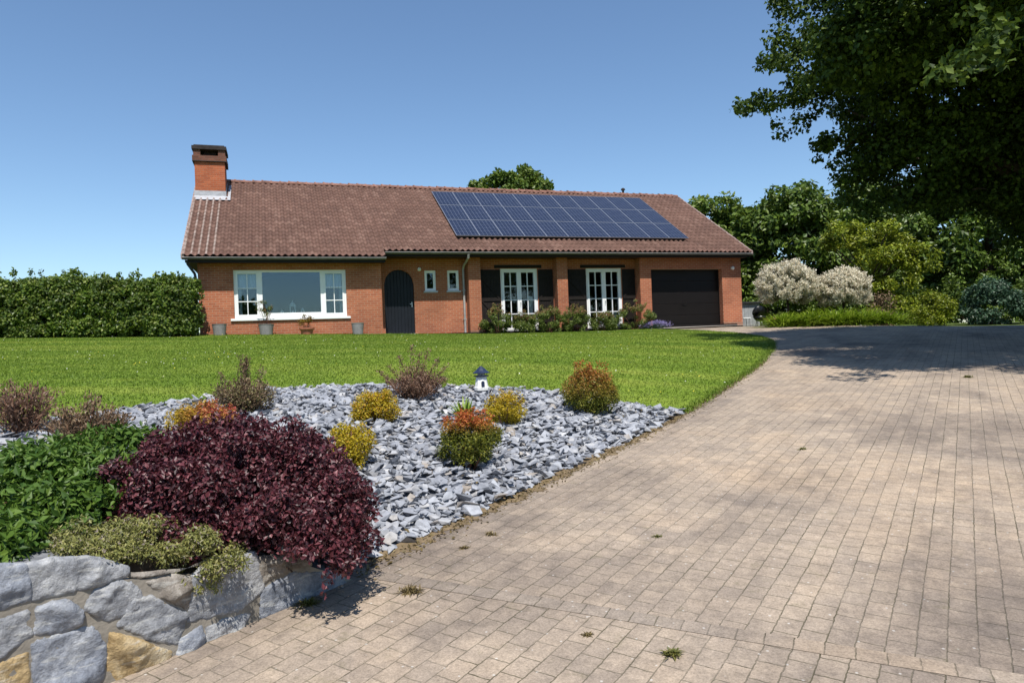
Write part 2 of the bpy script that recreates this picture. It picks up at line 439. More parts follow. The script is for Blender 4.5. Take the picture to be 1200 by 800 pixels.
M['bicolour_leaf'] = leaf_mat('olive_leaf', [(0, (.055, .075, .010)), (.5, (.13, .15, .015)), (1, (.24, .22, .025))], tip=[(0, (.30, .055, .015)), (.5, (.42, .10, .025)), (1, (.48, .20, .04))], transl=.28)
M['orange_leaf'] = leaf_mat('orange_leaf', [(0, (.22, .16, .01)), (.5, (.36, .24, .015)), (1, (.48, .34, .03))], tip=[(0, (.30, .03, .045)), (.5, (.42, .085, .05)), (1, (.50, .24, .10))], transl=.28)
M['lavender'] = leaf_mat('lavender_flower', [(0, (.16, .13, .30)), (.5, (.26, .22, .46)), (1, (.38, .34, .58))], transl=.2)
M['rose_leaf'] = leaf_mat('rose_leaf', [(0, (.050, .085, .014)), (.5, (.105, .15, .026)), (1, (.20, .23, .05))], tip=[(0, (.20, .12, .05)), (1, (.30, .17, .09))], transl=.3)
M['weed'] = leaf_mat('weed_leaf', [(0, (.09, .10, .02)), (.6, (.17, .17, .04)), (1, (.30, .24, .10))], transl=.3)
M['dry_weed'] = leaf_mat('dry_weed_leaf', [(0, (.09, .065, .025)), (.6, (.17, .125, .05)), (1, (.26, .20, .09))], transl=.3)
M['petal'] = leaf_mat('small_flower', [(0, (.70, .70, .62)), (.55, (.75, .74, .66)), (.6, (.62, .50, .04)), (1, (.68, .58, .06))], transl=.2)
M['red_petal'] = leaf_mat('crimson_leaf', [(0, (.22, .012, .03)), (1, (.42, .035, .07))], transl=.2)

# ------------------------------------------------------------------ terrain functions
# control points of the garden surface (x, y, z in metres)
GC=np.array([(-2.6,2.2,.80),(-1.9,3.05,.76),(-1.58,3.5,.60),(-1.2,3.95,.36),(-.92,4.26,.31),(-.05,5.5,.40),(1.0,7.1,.51),(2.09,8.8,.63),
(3.7,11.8,.84),(5.27,14.87,1.05),(7,19.06,1.34),(7.2,22,1.54),(6.8,24.6,1.70),
(-2.8,8.9,1.10),(.4,9.0,.90),(-1.2,9.1,1.03),(-4.2,6.6,1.02),(-3.2,4.6,.80),(-2.2,5.2,.74),(-2.2,7.0,.93),(-.8,7.0,.72),
(-10.2,22.8,2.18),(-5.4,24.6,2.06),(-1.5,26.0,1.93),(3.6,27.8,1.88),(5.7,28.5,1.90),
(-15,23,2.35),(-22,22,2.5),(-14,9,1.45),(-22,8,1.6),(-5,3,.9),(-9,3,1.1),(-16,1,1.1),(-1,16,1.5),(-8,15,1.62)])
def _U(r2): return np.where(r2>0, r2*np.log(np.maximum(r2,1e-12))*.5, 0)
def _tps(C):
    n=len(C); P=C[:,:2]
    K=_U(((P[:,None]-P[None])**2).sum(-1))+.02*np.eye(n)
    A=np.zeros((n+3,n+3)); A[:n,:n]=K; A[:n,n]=1; A[:n,n+1:]=P; A[n,:n]=1; A[n+1:,:n]=P.T
    b=np.zeros(n+3); b[:n]=C[:,2]
    return np.linalg.solve(A,b)
_W=_tps(GC)
def garden_z(x,y):
    x=np.asarray(x,float); y=np.asarray(y,float); s=x.shape
    p=np.stack([x.ravel(),y.ravel()],1)
    out=np.empty(len(p)); n=len(GC)
    for i in range(0,len(p),20000):
        q=p[i:i+20000]
        out[i:i+20000]=_U(((q[:,None]-GC[None,:,:2])**2).sum(-1))@_W[:n]+_W[n]+q@_W[n+1:]
    return out.reshape(s)
def drive_z(x,y):
    x=np.asarray(x,float); y=np.asarray(y,float)
    yy=np.where(y<24,y,24+3.2*(1-np.exp(-np.maximum(y-24,0)/3.2)))
    return .07*yy-.035*np.maximum(x-12,0)*np.clip((y-16)/8,0,1)*.3

# ------------------------------------------------------------------ foliage generators
def unit(v):
    return v/np.maximum(np.linalg.norm(v, axis=-1, keepdims=True), 1e-9)

def rdir(n):
    return unit(R.normal(size=(n, 3)))

def leaf_mesh(name, pos, nrm, L, W, fold=.15, axis=None, tint=None, jitter=.35, spread=.9):
    """one folded four-cornered leaf at each position"""
    n = len(pos)
    nn = unit(nrm + spread*rdir(n))
    a = rdir(n) if axis is None else unit(axis + .5*rdir(n))
    a = unit(a - nn*(a*nn).sum(-1, keepdims=True))
    s = np.cross(nn, a)
    l = (L*(1 + jitter*R.uniform(-1, 1, n)))[:, None]
    w = (W*(1 + jitter*R.uniform(-1, 1, n)))[:, None]
    v = np.empty((n, 4, 3))
    v[:, 0] = pos
    v[:, 1] = pos + a*l*.5 + s*w*.5 + nn*w*fold
    v[:, 2] = pos + a*l
    v[:, 3] = pos + a*l*.5 - s*w*.5 + nn*w*fold
    f = np.arange(n*4).reshape(n, 4)
    at = {'rnd': np.repeat(R.random(n), 4)}
    at['tint'] = np.repeat(np.zeros(n) if tint is None else np.clip(tint, 0, 1), 4)
    return np_mesh(name, v.reshape(-1, 3), f, attrs=at)

def sample_clumps(cl, n, shell=.45):
    """cl (K,6) centre + radii; leaves spread through the clumps, thicker towards their skin"""
    cl = np.asarray(cl, float)
    wt = (cl[:, 3]*cl[:, 4] + cl[:, 4]*cl[:, 5] + cl[:, 3]*cl[:, 5]); wt /= wt.sum()
    k = R.choice(len(cl), n, p=wt)
    d = rdir(n)
    r = (shell + (1-shell)*R.random(n)**.6)[:, None]
    pos = cl[k, :3] + d*cl[k, 3:]*r
    return pos, d, k

def blob(c, rr, n, r, zmin=-.3, flat=.8, inner=.72, var=.35):
    """clump list covering an ellipsoid"""
    d = rdir(n*4); d = d[d[:, 2] > zmin][:n]
    k = (inner + (1-inner)*R.random(len(d))**.7)[:, None]
    p = np.array(c) + d*np.array(rr)*k
    q = r*(1 + var*R.uniform(-1, 1, len(d)))
    return np.column_stack([p, q, q, q*flat])

def tube_np(mb, a, b, r0, r1, bend=.1, n=6, seg=4):
    a = np.array(a, float); b = np.array(b, float)
    L = np.linalg.norm(b-a)
    off = R.normal(size=3)*bend*L*.5
    pts = []; rs = []
    for i in range(seg+1):
        t = i/seg
        pts.append(tuple(a + (b-a)*t + off*math.sin(PI*t)))
        rs.append(r0 + (r1-r0)*t)
    mb.tube(pts, rs, n)

def tree(name, label, base, trunk_h, trunk_r, clumps, nleaf, L, W, mat, group=None, limbs=14, cat='tree', stems=1, gap=.45, limb_r=.35, part='trunk'):
    base = np.array(base, float)
    t = thing(name, label, cat, base, 0, group)
    mb = MB()
    top = np.array([0, 0, trunk_h])
    for s in range(stems):
        o = np.array([R.uniform(-.25, .25), R.uniform(-.25, .25), 0]) if stems > 1 else np.zeros(3)
        mb.tube([tuple(o+[0, 0, -.3]), tuple(o+[0, 0, .1]), tuple(o*1.5+[.03, 0, trunk_h*.5]), tuple(o*2+top)], [trunk_r*1.35, trunk_r*1.1, trunk_r*.9, trunk_r*.75], 10)
    cl = np.asarray(clumps, float)
    idx = R.choice(len(cl), min(limbs, len(cl)), replace=False)
    for i in idx:
        q = cl[i, :3]-base
        st = np.array([0, 0, trunk_h*R.uniform(.7, 1)])
        tube_np(mb, st, q, trunk_r*limb_r, .015+trunk_r*.05, .12)
    mb.build(part, M['bark'], t, smooth=True)
    pos, d, k = sample_clumps(cl, nleaf, gap)
    link('crown' if part == 'trunk' else 'foliage', leaf_mesh(name+'_leaves', pos-base, unit(d+np.array([0, 0, .5])), L, W), M[mat], t)
    return t

def shrub(name, label, base, clumps, nleaf, L, W, mat, cat='shrub', keep=None, group=None, tintf=None, axis=None, stems=7, twig='twig_dark', fold=.15, shell=.45, up=.5, spread=.9):
    base = np.array(base, float)
    t = thing(name, label, cat, base, 0, group)
    cl = np.asarray(clumps, float)
    mb = MB()
    zt = cl[:, 2].mean()
    for i in R.choice(len(cl), min(stems, len(cl)), replace=False):
        q = cl[i, :3]-base
        tube_np(mb, [R.uniform(-.05, .05), R.uniform(-.05, .05), -.05], q, .012, .004, .1, 5, 3)
    mb.build('stem', M[twig], t, smooth=True)
    pos, d, k = sample_clumps(cl, nleaf, shell)
    if keep is not None:
        ok_ = keep(pos); pos = pos[ok_]; d = d[ok_]
    tint = tintf(pos, d) if tintf else None
    ax = axis(pos, d) if axis else None
    link('foliage', leaf_mesh(name+'_leaves', pos-base, unit(d+np.array([0, 0, up])), L, W, fold, ax, tint, spread=spread), M[mat], t)
    return t

def strap_mesh(name, roots, dirs, length, width, droop, seg=4, mat=None):
    """arching strap leaves / grass blades: roots (N,3), dirs (N,3) unit, going up then over"""
    n = len(roots)
    side = unit(np.cross(dirs, np.array([0, 0, 1.0]) + .01*R.normal(size=(n, 3))))
    l = (length*R.uniform(.6, 1.15, n))[:, None]
    hor = dirs*np.array([1, 1, 0])
    v = np.empty((n, (seg+1)*2, 3))
    for i in range(seg+1):
        t = i/seg
        p = roots + dirs*l*t + hor*l*droop*t*t - np.array([0, 0, 1])*l*droop*.55*t**3
        w = width*(1-t**2.2)*.5 + .0008
        v[:, 2*i] = p - side*w; v[:, 2*i+1] = p + side*w
    b = (np.arange(n)*(seg+1)*2)[:, None]
    f = np.concatenate([b + np.array([[2*i, 2*i+1, 2*i+3, 2*i+2]]) for i in range(seg)])
    return np_mesh(name, v.reshape(-1, 3), f, attrs={'rnd': np.repeat(R.random(n), (seg+1)*2), 'tint': np.zeros(n*(seg+1)*2)})

def resample(poly, n):
    p = np.asarray(poly, float)
    s = np.concatenate([[0], np.cumsum(np.linalg.norm(np.diff(p, axis=0), axis=1))])
    t = np.linspace(0, s[-1], n)
    return np.column_stack([np.interp(t, s, p[:, 0]), np.interp(t, s, p[:, 1])])

def ruled(name, A, B, nu, nv, zf, mat, zoff=0.0, kind='structure', bow=None):
    a = resample(A, nu); b = resample(B, nu)
    t = np.linspace(0, 1, nv)[:, None, None]
    g = a[None]*(1-t) + b[None]*t
    x = g[..., 0]; y = g[..., 1]
    z = zf(x, y) + zoff
    v = np.stack([x, y, z], -1).reshape(-1, 3)
    i = np.arange(nu-1); j = np.arange(nv-1)
    I, J = np.meshgrid(i, j)
    q = (J*nu+I).ravel()
    f = np.column_stack([q, q+1, q+1+nu, q+nu])
    o = link(name, np_mesh(name, v, f, smooth=True), mat)
    if kind: o['kind'] = kind
    return o, g

# ------------------------------------------------------------------ setting
HO = np.array([-4.0, 25.7]); PHI = rad(18.5)
HD = np.array([math.cos(PHI), math.sin(PHI)]); HN = np.array([-math.sin(PHI), math.cos(PHI)])
def hw(x, y):            # house plan coordinates -> world plan
    return HO + HD*x + HN*y

EDGE = [(-3.1, 1.35), (-1.95, 2.95), (-1.60, 3.38), (-1.16, 3.92), (-.92, 4.26), (-.05, 5.5), (1.0, 7.1), (2.09, 8.82)]
BEDBACK = [(-9, 2.6), (-6.2, 4.0), (-4.9, 5.5), (-4.2, 6.52), (-3.7, 7.5), (-2.95, 8.9), (-1.5, 9.28), (.42, 9.19), (1.47, 8.9), (2.11, 8.84)]
LAWNEDGE = [(2.11, 8.84), (3.7, 11.75), (4.6, 13.4), (5.27, 14.87), (6.25, 17), (7.0, 19.06), (7.35, 21), (7.2, 23), (6.75, 24.6), (6.1, 26.6), tuple(hw(10.0, -.75))]
def rise(x, y):
    return garden_z(np.clip(x, -24, 8), np.clip(y, 1.2, 28.5))

# one sheet to the horizon, dropped a little under the built surfaces
gx = np.unique(np.concatenate([np.linspace(-30, 30, 121), np.array([-900, -500, -250, -140, -90, -60, -45, 45, 60, 90, 140, 250, 500, 900])]))
gy = np.unique(np.concatenate([np.linspace(-8, 46, 109), np.array([-900, -500, -250, -120, -60, -30, -15, 60, 80, 120, 200, 350, 600, 1000])]))
GX, GY = np.meshgrid(gx, gy)
edge_all = np.array(EDGE + LAWNEDGE[1:])
ex = np.interp(GY, edge_all[:, 1], edge_all[:, 0])
w = np.clip((ex - GX)/.8, 0, 1)
GZ = rise(GX, GY)*w + drive_z(GX, np.clip(GY, -40, 60))*(1-w) - .14
GZ = GZ - np.clip((GY-34)/60, 0, 1)*1.2
v = np.stack([GX, GY, GZ], -1).reshape(-1, 3)
nu = len(gx); I, J = np.meshgrid(np.arange(nu-1), np.arange(len(gy)-1)); q = (J*nu+I).ravel()
g = link('ground', np_mesh('ground', v, np.column_stack([q, q+1, q+1+nu, q+nu]), smooth=True), M['rough']); tag(g, kind='structure')

# driveway
DR = [(2.9, -3), (4.1, 2.0), (5.4, 4.3), (6.9, 6.7), (8.9, 9.8), (10.4, 11.6), (13.6, 14.2), (17.6, 18.1), (17.5, 21.4), (14.2, 22.3), (11.5, 24.4), (10.6, 27.0), (11.5, 29.4), (11.6, 31.2)]
DL = [(-5.6, -3)] + EDGE + LAWNEDGE[1:-1] + [tuple(hw(10.2, -.9)), tuple(hw(13.6, -.6))]
def dzf(x, y):
    return drive_z(x, y)
o, _ = ruled('driveway', DL, DR, 260, 60, dzf, M['paver'], .004)
# a single course of pavers laid across the drive
ba = np.array([-1.25, 4.21]); bd = np.array([.905, -.425]); bd /= np.linalg.norm(bd); bn = np.array([-bd[1], bd[0]])
cn = 80; cs = np.linspace(.25, 5.4, cn); vs = []
for t_ in (0.0, .108):
    pq = ba + bd*cs[:, None] + bn*t_
    vs.append(np.column_stack([cs, np.full(cn, t_), drive_z(pq[:, 0], pq[:, 1]) + .0065]))
qi = np.arange(cn-1)
cb_ = link('driveway_course', np_mesh('driveway_course', np.concatenate(vs), np.column_stack([qi, qi+1, qi+cn+1, qi+cn])), M['paver_band'])
cb_.location = (ba[0], ba[1], 0); cb_.rotation_euler = (0, 0, math.atan2(bd[1], bd[0])); tag(cb_, kind='structure')

# lawn
LB = [(-24, 23.2), (-10.3, 23.0)] + [tuple(hw(x, -.47)) for x in (-6.4, -3, -.9)] + [tuple(hw(x, -.1)) for x in (-.5, 2.5)] + [tuple(hw(x, -.35)) for x in (2.9, 6, 9.9)]
LA = [(-24, 1.6)] + BEDBACK + LAWNEDGE[1:]
LAr = [(-26, 1.0), (-12, 1.6)] + BEDBACK + LAWNEDGE[1:]
lawn, lg = ruled('lawn', LAr, LB, 220, 90, garden_z, M['turf'], .0)
# planting bed sheet (soil under the slate)
bed, bg = ruled('bed_soil', EDGE, BEDBACK, 120, 50, garden_z, M['grit'], -.012)
e_ = resample(EDGE, 120); zt_ = garden_z(e_[:, 0], e_[:, 1])-.013
sk = np.concatenate([np.column_stack([e_, zt_]), np.column_stack([e_, zt_-.55])]); qi = np.arange(119)
sk_ = link('bed_edge', np_mesh('bed_edge', sk, np.column_stack([qi, qi+1, qi+121, qi+120])), M['soil']); sk_['kind'] = 'structure'
# verge right of the drive
_, vg = ruled('grass_verge', [(3.6, 2.2), (4.9, 4.6), (6.3, 7.0), (8.35, 10.2), (9.85, 12.0), (13.1, 14.7), (17.4, 18.7)], [(9, 1), (10, 4), (11, 6), (13, 9), (15, 11), (18, 13.5), (24, 17)], 60, 16, dzf, M['turf'], .012)
# concrete apron before the garage and paving along the house end
ruled('apron', [tuple(hw(9.95, -.02)), tuple(hw(15.6, -.02))], [tuple(hw(9.95, -1.15)), tuple(hw(15.6, -1.5))], 20, 8, lambda x, y: np.full_like(x, 1.93)-.03*np.clip((29.2-y), 0, 2), M['concrete'])

# ---- grass blades
def poly_sample(grid, n):
    nv, nu, _ = grid.shape
    j = R.integers(0, nv-1, n*3); i = R.integers(0, nu-1, n*3)
    a = grid[j, i]; b = grid[j, i+1]; c = grid[j+1, i]; d = grid[j+1, i+1]
    u = R.random((n*3, 1)); w_ = R.random((n*3, 1))
    p = a*(1-u)*(1-w_) + b*u*(1-w_) + c*(1-u)*w_ + d*u*w_
    area = np.abs(np.cross(b-a, c-a))
    return p, area

p, area = poly_sample(lg, 420000)
vis = (p[:, 0] > -.80*p[:, 1]-1.5) & (p[:, 0] < 9) & (p[:, 1] > 4)
wt = area*np.clip(13/np.maximum(p[:, 1], 6), .45, 1.3)*vis
n = 330000
k = R.choice(len(p), n, p=wt/wt.sum())
p = p[k]
z = garden_z(p[:, 0], p[:, 1])
root = np.column_stack([p, z-.005])
d = unit(R.normal(size=(n, 3))*np.array([.75, .75, .12]) + np.array([0, 0, 1]))
dist = p[:, 1]
edgeb = 1.0
h = (.025 + .013*R.random(n))
wd = .0036 + .00046*dist
az = R.uniform(0, 2*PI, n); s = np.column_stack([np.cos(az), np.sin(az), np.zeros(n)])*wd[:, None]
v = np.empty((n, 3, 3)); v[:, 0] = root - s; v[:, 1] = root + s; v[:, 2] = root + d*h[:, None]
gr = link('lawn_grass', np_mesh('lawn_grass', v.reshape(-1, 3), np.arange(n*3).reshape(n, 3), attrs={'rnd': np.repeat(R.random(n), 3)}), M['blade']); tag(gr, kind='stuff')
# longer fringe along the lawn's edges (slate side and drive side)
fr = resample([(-4.2, 6.52), (-3.7, 7.5), (-2.95, 8.9), (-1.5, 9.28), (.42, 9.19), (1.47, 8.9), (2.11, 8.84)] + LAWNEDGE[1:-1], 9000)
fr = fr + R.normal(size=fr.shape)*np.array([.045, .045])
z = garden_z(fr[:, 0], fr[:, 1]); nf = len(fr)
d = unit(R.normal(size=(nf, 3))*np.array([.5, .5, .1]) + np.array([0, 0, .9]))
gr = link('edge_grass', strap_mesh('edge_grass', np.column_stack([fr, z-.01]), d, .075, .009, .35, 2), M['blade']); tag(gr, kind='stuff')
pv, area = poly_sample(vg, 30000)
k = R.choice(len(pv), 26000, p=area/area.sum()); pv = pv[k]
d = unit(R.normal(size=(len(pv), 3))*np.array([.5, .5, .1]) + np.array([0, 0, .9]))
gr = link('verge_grass', strap_mesh('verge_grass', np.column_stack([pv, drive_z(pv[:, 0], pv[:, 1])]), d, .10, .012, .4, 2), M['blade']); tag(gr, kind='stuff')
# daisies and dandelions: far too many dots to count
kk = R.choice(len(p), 620, replace=False)
cl_c = p[R.choice(len(p), 60)]
pp = np.concatenate([p[kk[:130]], (cl_c[R.integers(0, 60, 230)] + R.normal(size=(230, 2))*.28)])
pp = pp[(pp[:, 1] > 9.6) & (pp[:, 0] < 6.0) | (pp[:, 1] > 10.5) & (pp[:, 0] < 5)]
zz = garden_z(pp[:, 0], pp[:, 1])
ds = link('lawn_daisies', leaf_mesh('lawn_daisies', np.column_stack([pp, zz+.05]), np.tile([0, -.6, 1.0], (len(pp), 1)), .020, .018, 0, spread=.3), M['petal']); tag(ds, kind='stuff')

# ---- slate chips
protos = []
for kpr in range(14):
    bm = bmesh.new()
    pts = R.uniform(-1, 1, (9, 3))*np.array([1, 1, 1.0]); pts = np.sign(pts)*np.abs(pts)**.5
    pts *= np.array([1.0, R.uniform(.65, .95), R.uniform(.26, .48)])
    for q in pts: bm.verts.new(q)
    res = bmesh.ops.convex_hull(bm, input=bm.verts[:])
    bmesh.ops.delete(bm, geom=[e for e in res['geom_interior'] if isinstance(e, bmesh.types.BMVert)], context='VERTS')
    bmesh.ops.triangulate(bm, faces=bm.faces[:])
    bm.verts.index_update()
    protos.append((np.array([v_.co[:] for v_ in bm.verts]), np.array([[v_.index for v_ in f_.verts] for f_ in bm.faces])))
    bm.free()
def stones(name, P, Z, size, tilt=.28):
    vs = []; fs = []; rn = []; base = 0
    for i in range(len(P)):
        pv, pf = protos[R.integers(0, len(protos))]
        e = Matrix.Rotation(R.uniform(0, 2*PI), 3, 'Z') @ Matrix.Rotation(R.normal()*tilt, 3, 'X') @ Matrix.Rotation(R.normal()*tilt, 3, 'Y')
        q = pv @ (np.array(e).T)*size[i] + np.array([P[i, 0], P[i, 1], Z[i]])
        vs.append(q); fs.append(pf+base); rn.append(np.full(len(pv), R.random())); base += len(pv)
    return np_mesh(name, np.concatenate(vs), np.concatenate(fs), attrs={'rnd': np.concatenate(rn)})
pb, area = poly_sample(bg, 16000)
ok = (pb[:, 1] > 4.15) & (pb[:, 0] > -6.5)
gone = ((pb[:, 0]+3.0)/1.5)**2 + ((pb[:, 1]-4.1)/.9)**2 < 1
wt = area*ok*(~gone)
n = 11500
k = R.choice(len(pb), n, p=wt/wt.sum())
P = pb[k] + R.normal(size=(n, 2))*.01
sz = np.clip(R.lognormal(math.log(.040), .36, n), .017, .085)
Z = garden_z(P[:, 0], P[:, 1]) + R.uniform(-.01, .05, n)
sl = link('slate_gravel', stones('slate_gravel', P, Z, sz), M['slate']); tag(sl, kind='stuff')

# dead leaves and twig scraps blown over the slate
kl = R.choice(len(pb), 190, replace=False); pl = pb[kl]; pl = pl[(pl[:, 1] > 4.6) & (pl[:, 0] > -4.5)]
ll = link('leaf_litter', leaf_mesh('leaf_litter', np.column_stack([pl, garden_z(pl[:, 0], pl[:, 1])+.055]), np.tile([0, 0, 1.0], (len(pl), 1)), .042, .018, .25, spread=.6), M['dry_weed']); tag(ll, kind='stuff')
# mossy grit lodged along the bed's edge on the pavers
ed = resample([(-1.0, 4.1), (-.92, 4.26), (-.05, 5.5), (1.0, 7.1), (2.09, 8.82), (3.7, 11.75), (5.27, 14.87)], 3200)
ed = ed + np.abs(R.normal(size=(len(ed), 1)))*np.array([[.84, -.54]])*.07 + R.normal(size=ed.shape)*.015
zz = drive_z(ed[:, 0], ed[:, 1])+.006
ed3 = np.column_stack([ed, zz])
for nm, ln_, wd_m in (('edge_dirt', [(-.92, 4.26), (-.05, 5.5), (1.0, 7.1), (2.09, 8.82)], .085), ('edge_dirt', LAWNEDGE[:4], .06)):
    cpt = resample(ln_, 240); nrm_ = np.array([.86, -.5])
    jit = wd_m*(.45+.9*np.abs(np.convolve(R.normal(size=260), np.ones(7)/7, 'valid')[:240])*2.2)
    o2 = cpt + nrm_*jit[:, None]; o1 = cpt - nrm_*.06
    vv_ = np.concatenate([np.column_stack([o1, drive_z(o1[:, 0], o1[:, 1])+.010]), np.column_stack([o2, drive_z(o2[:, 0], o2[:, 1])+.007])])
    qi = np.arange(239); ob = link(nm, np_mesh(nm, vv_, np.column_stack([qi, qi+240, qi+241, qi+1])), M['dirt']); ob['kind'] = 'structure'
gm = link('edge_moss', leaf_mesh('edge_moss', ed3, np.tile([0, 0, 1.0], (len(ed3), 1)), .028, .018, .2, spread=.8), M['dry_weed']); tag(gm, kind='stuff')

# ------------------------------------------------------------------ house
FZ = 2.0
house = thing('house', 'long red brick bungalow with brown tiled roof, tall chimney and solar panels', 'house', (HO[0], HO[1], FZ), PHI)
def HB(): return MB(dz=FZ)

# outer walls
TW = 4.70
b = HB()
Y0 = -.36
for x0, x1, z0, z1 in ((-6.68, -5.6, 1.2, 4.62), (-5.6, -1.93, 1.2, 2.66), (-5.6, -1.93, 4.33, 4.62), (-1.93, -.70, 1.2, 4.62)):
    b.box(x0, x1, Y0, Y0+.30, z0, z1)
b.box(-1.0, -.70, Y0+.30, .4, 1.2, 4.62)                                  # return
# recess wall with arched opening and two small windows
YR = .4; T = .28
b.box(-.70, -.5, YR, YR+T, 1.2, 4.95)
xs = np.linspace(-.5, .6, 23); cx, hwid, zs, hr = .05, .55, 3.83, .57
for xa, xb in zip(xs[:-1], xs[1:]):
    za = zs + hr*math.sqrt(max(0, 1-((xa-cx)/hwid)**2)); zb = zs + hr*math.sqrt(max(0, 1-((xb-cx)/hwid)**2))
    b.add([(xa,YR,za),(xb,YR,zb),(xb,YR+T,zb),(xa,YR+T,za),(xa,YR,4.95),(xb,YR,4.95),(xb,YR+T,4.95),(xa,YR+T,4.95)],
          [(0,1,5,4),(0,3,2,1),(3,7,6,2)])
b.box(.6, 1.01, YR, YR+T, 1.2, 4.95)
for xa, xb in ((1.01, 1.44), (1.88, 2.33)):
    b.box(xa, xb, YR, YR+T, 1.2, 3.57); b.box(xa, xb, YR, YR+T, 4.37, 4.95)
b.box(1.44, 1.88, YR, YR+T, 1.2, 4.95); b.box(2.33, 2.6, YR, YR+T, 1.2, 4.95)
# piers and the bays between them
for xa, xb in ((2.6, 3.07), (6.18, 6.62), (9.81, 10.32), (13.72, 14.67)):
    b.box(xa, xb, 0, YR+T, 1.2, 4.95)
for xa, xb, wa, wb in ((3.07, 6.18, 3.98, 5.50), (6.62, 9.81, 7.59, 9.17)):
    b.box(xa, wa, YR, YR+T, 1.2, 4.95); b.box(wb, xb, YR, YR+T, 1.2, 4.95)
    b.box(wa, wb, YR, YR+T, 4.42, 4.95); b.box(wa, wb, YR, YR+T, 1.2, 1.98)
b.box(10.32, 13.72, 0, YR+T, 4.34, 4.95)
# end and rear walls with gables
for xa, xb, yf in ((-6.68, -6.40, Y0+.30), (14.39, 14.67, YR+T)):
    b.box(xa, xb, yf, 10.6, 1.2, 4.95)
    zr = 8.40
    poly = [(yf, 4.95), (10.6, 4.95), (5.27, zr-.12)]
    b.add([(xa, y, z) for y, z in poly] + [(xb, y, z) for y, z in poly], [(0,1,2), (3,5,4), (0,3,4,1), (1,4,5,2), (2,5,3,0)])
b.box(-6.40, 14.39, 10.32, 10.6, 1.2, 4.95)
wall = b.build('wall', M['brick'], house)
# a paler weathered course along the foot of the piers
PL = simple('weathered_brick_foot', (.24, .13, .09), .9, .1, var=.3)
for xa, xb in ((2.597, 3.073), (6.177, 6.623), (9.807, 10.323), (13.717, 14.673)):
    b = HB(); b.box(xa, xb, -.012, .06, 1.5, 2.06); b.build('plinth', PL, wall)
# interior: floor, ceiling, partition keep the rooms dark behind the panes
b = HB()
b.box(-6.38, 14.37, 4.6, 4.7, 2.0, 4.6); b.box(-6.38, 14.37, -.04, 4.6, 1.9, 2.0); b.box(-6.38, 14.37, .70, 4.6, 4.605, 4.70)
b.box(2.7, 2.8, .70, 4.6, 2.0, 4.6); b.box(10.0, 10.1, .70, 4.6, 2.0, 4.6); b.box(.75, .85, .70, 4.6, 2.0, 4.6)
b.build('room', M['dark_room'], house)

# picture window
b = HB()
yw = Y0+.07
def framebox(b, x0, x1, z0, z1, wd, ya, yb):
    b.box(x0, x0+wd, ya, yb, z0, z1); b.box(x1-wd, x1, ya, yb, z0, z1)
    b.box(x0+wd, x1-wd, ya, yb, z0, z0+wd); b.box(x0+wd, x1-wd, ya, yb, z1-wd, z1)
framebox(b, -5.6, -1.93, 2.70, 4.33, .075, yw, yw+.09)
b.box(-4.83, -4.70, yw, yw+.09, 2.775, 4.255); b.box(-2.80, -2.68, yw, yw+.09, 2.775, 4.255)
b.box(-4.70, -2.80, yw, yw+.09, 2.775, 2.87)
for xa, xb in ((-5.525, -4.83), (-2.68, -2.005)):
    framebox(b, xa, xb, 2.775, 4.255, .055, yw-.012, yw+.06)
    xm = (xa+xb)/2
    b.box(xm-.014, xm+.014, yw, yw+.05, 2.83, 4.20)
    for zz_ in (3.27, 3.72):
        b.box(xa+.055, xm-.014, yw, yw+.05, zz_-.014, zz_+.014); b.box(xm+.014, xb-.055, yw, yw+.05, zz_-.014, zz_+.014)
win = b.build('window', M['white_paint'], house, bevel=.004)
win['label'] = 'wide white picture window with muntined side lights'
b = HB(); b.box(-5.525, -2.005, yw+.052, yw+.058, 2.775, 4.255); b.build('pane', M['glass'], win)
b = HB(); b.box(-5.72, -1.82, Y0-.06, Y0+.07, 2.625, 2.70); b.build('sill', M['white_paint'], win, bevel=.006)
for xa, xb, za, zb in ((-5.52, -4.83, 3.70, 4.25), (-2.68, -2.01, 3.70, 4.25), (-5.52, -5.36, 2.8, 3.70), (-2.16, -2.01, 2.8, 3.70)):
    b = HB(); n_ = 24; vs = []; fs = []
    for i in range(n_+1):
        x_ = xa+(xb-xa)*i/n_; y_ = yw+.16+.018*math.sin(i*1.7)
        vs += [(x_, y_, za), (x_, y_, zb)]
    for i in range(n_): fs.append((2*i, 2*i+2, 2*i+3, 2*i+1))
    b.add(vs, fs); b.build('curtain', M['curtain'], win)
b = HB(); b.box(-5.55, -1.98, yw+.10, yw+.36, 2.74, 2.775); b.build('window_board', M['white_paint'], win)

# two small windows beside the door
for xa, xb in ((1.01, 1.44), (1.88, 2.33)):
    b = HB(); framebox(b, xa, xb, 3.60, 4.37, .065, YR+.05, YR+.13)
    framebox(b, xa+.065, xb-.065, 3.665, 4.305, .03, YR+.06, YR+.12)
    wn = b.build('window', M['white_paint'], house, bevel=.003)
    wn['label'] = 'small upright white window with a mirrored pane' if xa < 1.5 else 'small upright white window with a dark pane'
    b = HB(); b.box(xa+.095, xb-.095, YR+.085, YR+.091, 3.695, 4.275); b.build('pane', M['glass'] if xa < 1.5 else M['glass_clear'], wn)
    b = HB(); b.box(xa-.05, xb+.05, YR-.05, YR+.05, 3.535, 3.60); b.build('sill', M['sill_stone'], wn, bevel=.004)

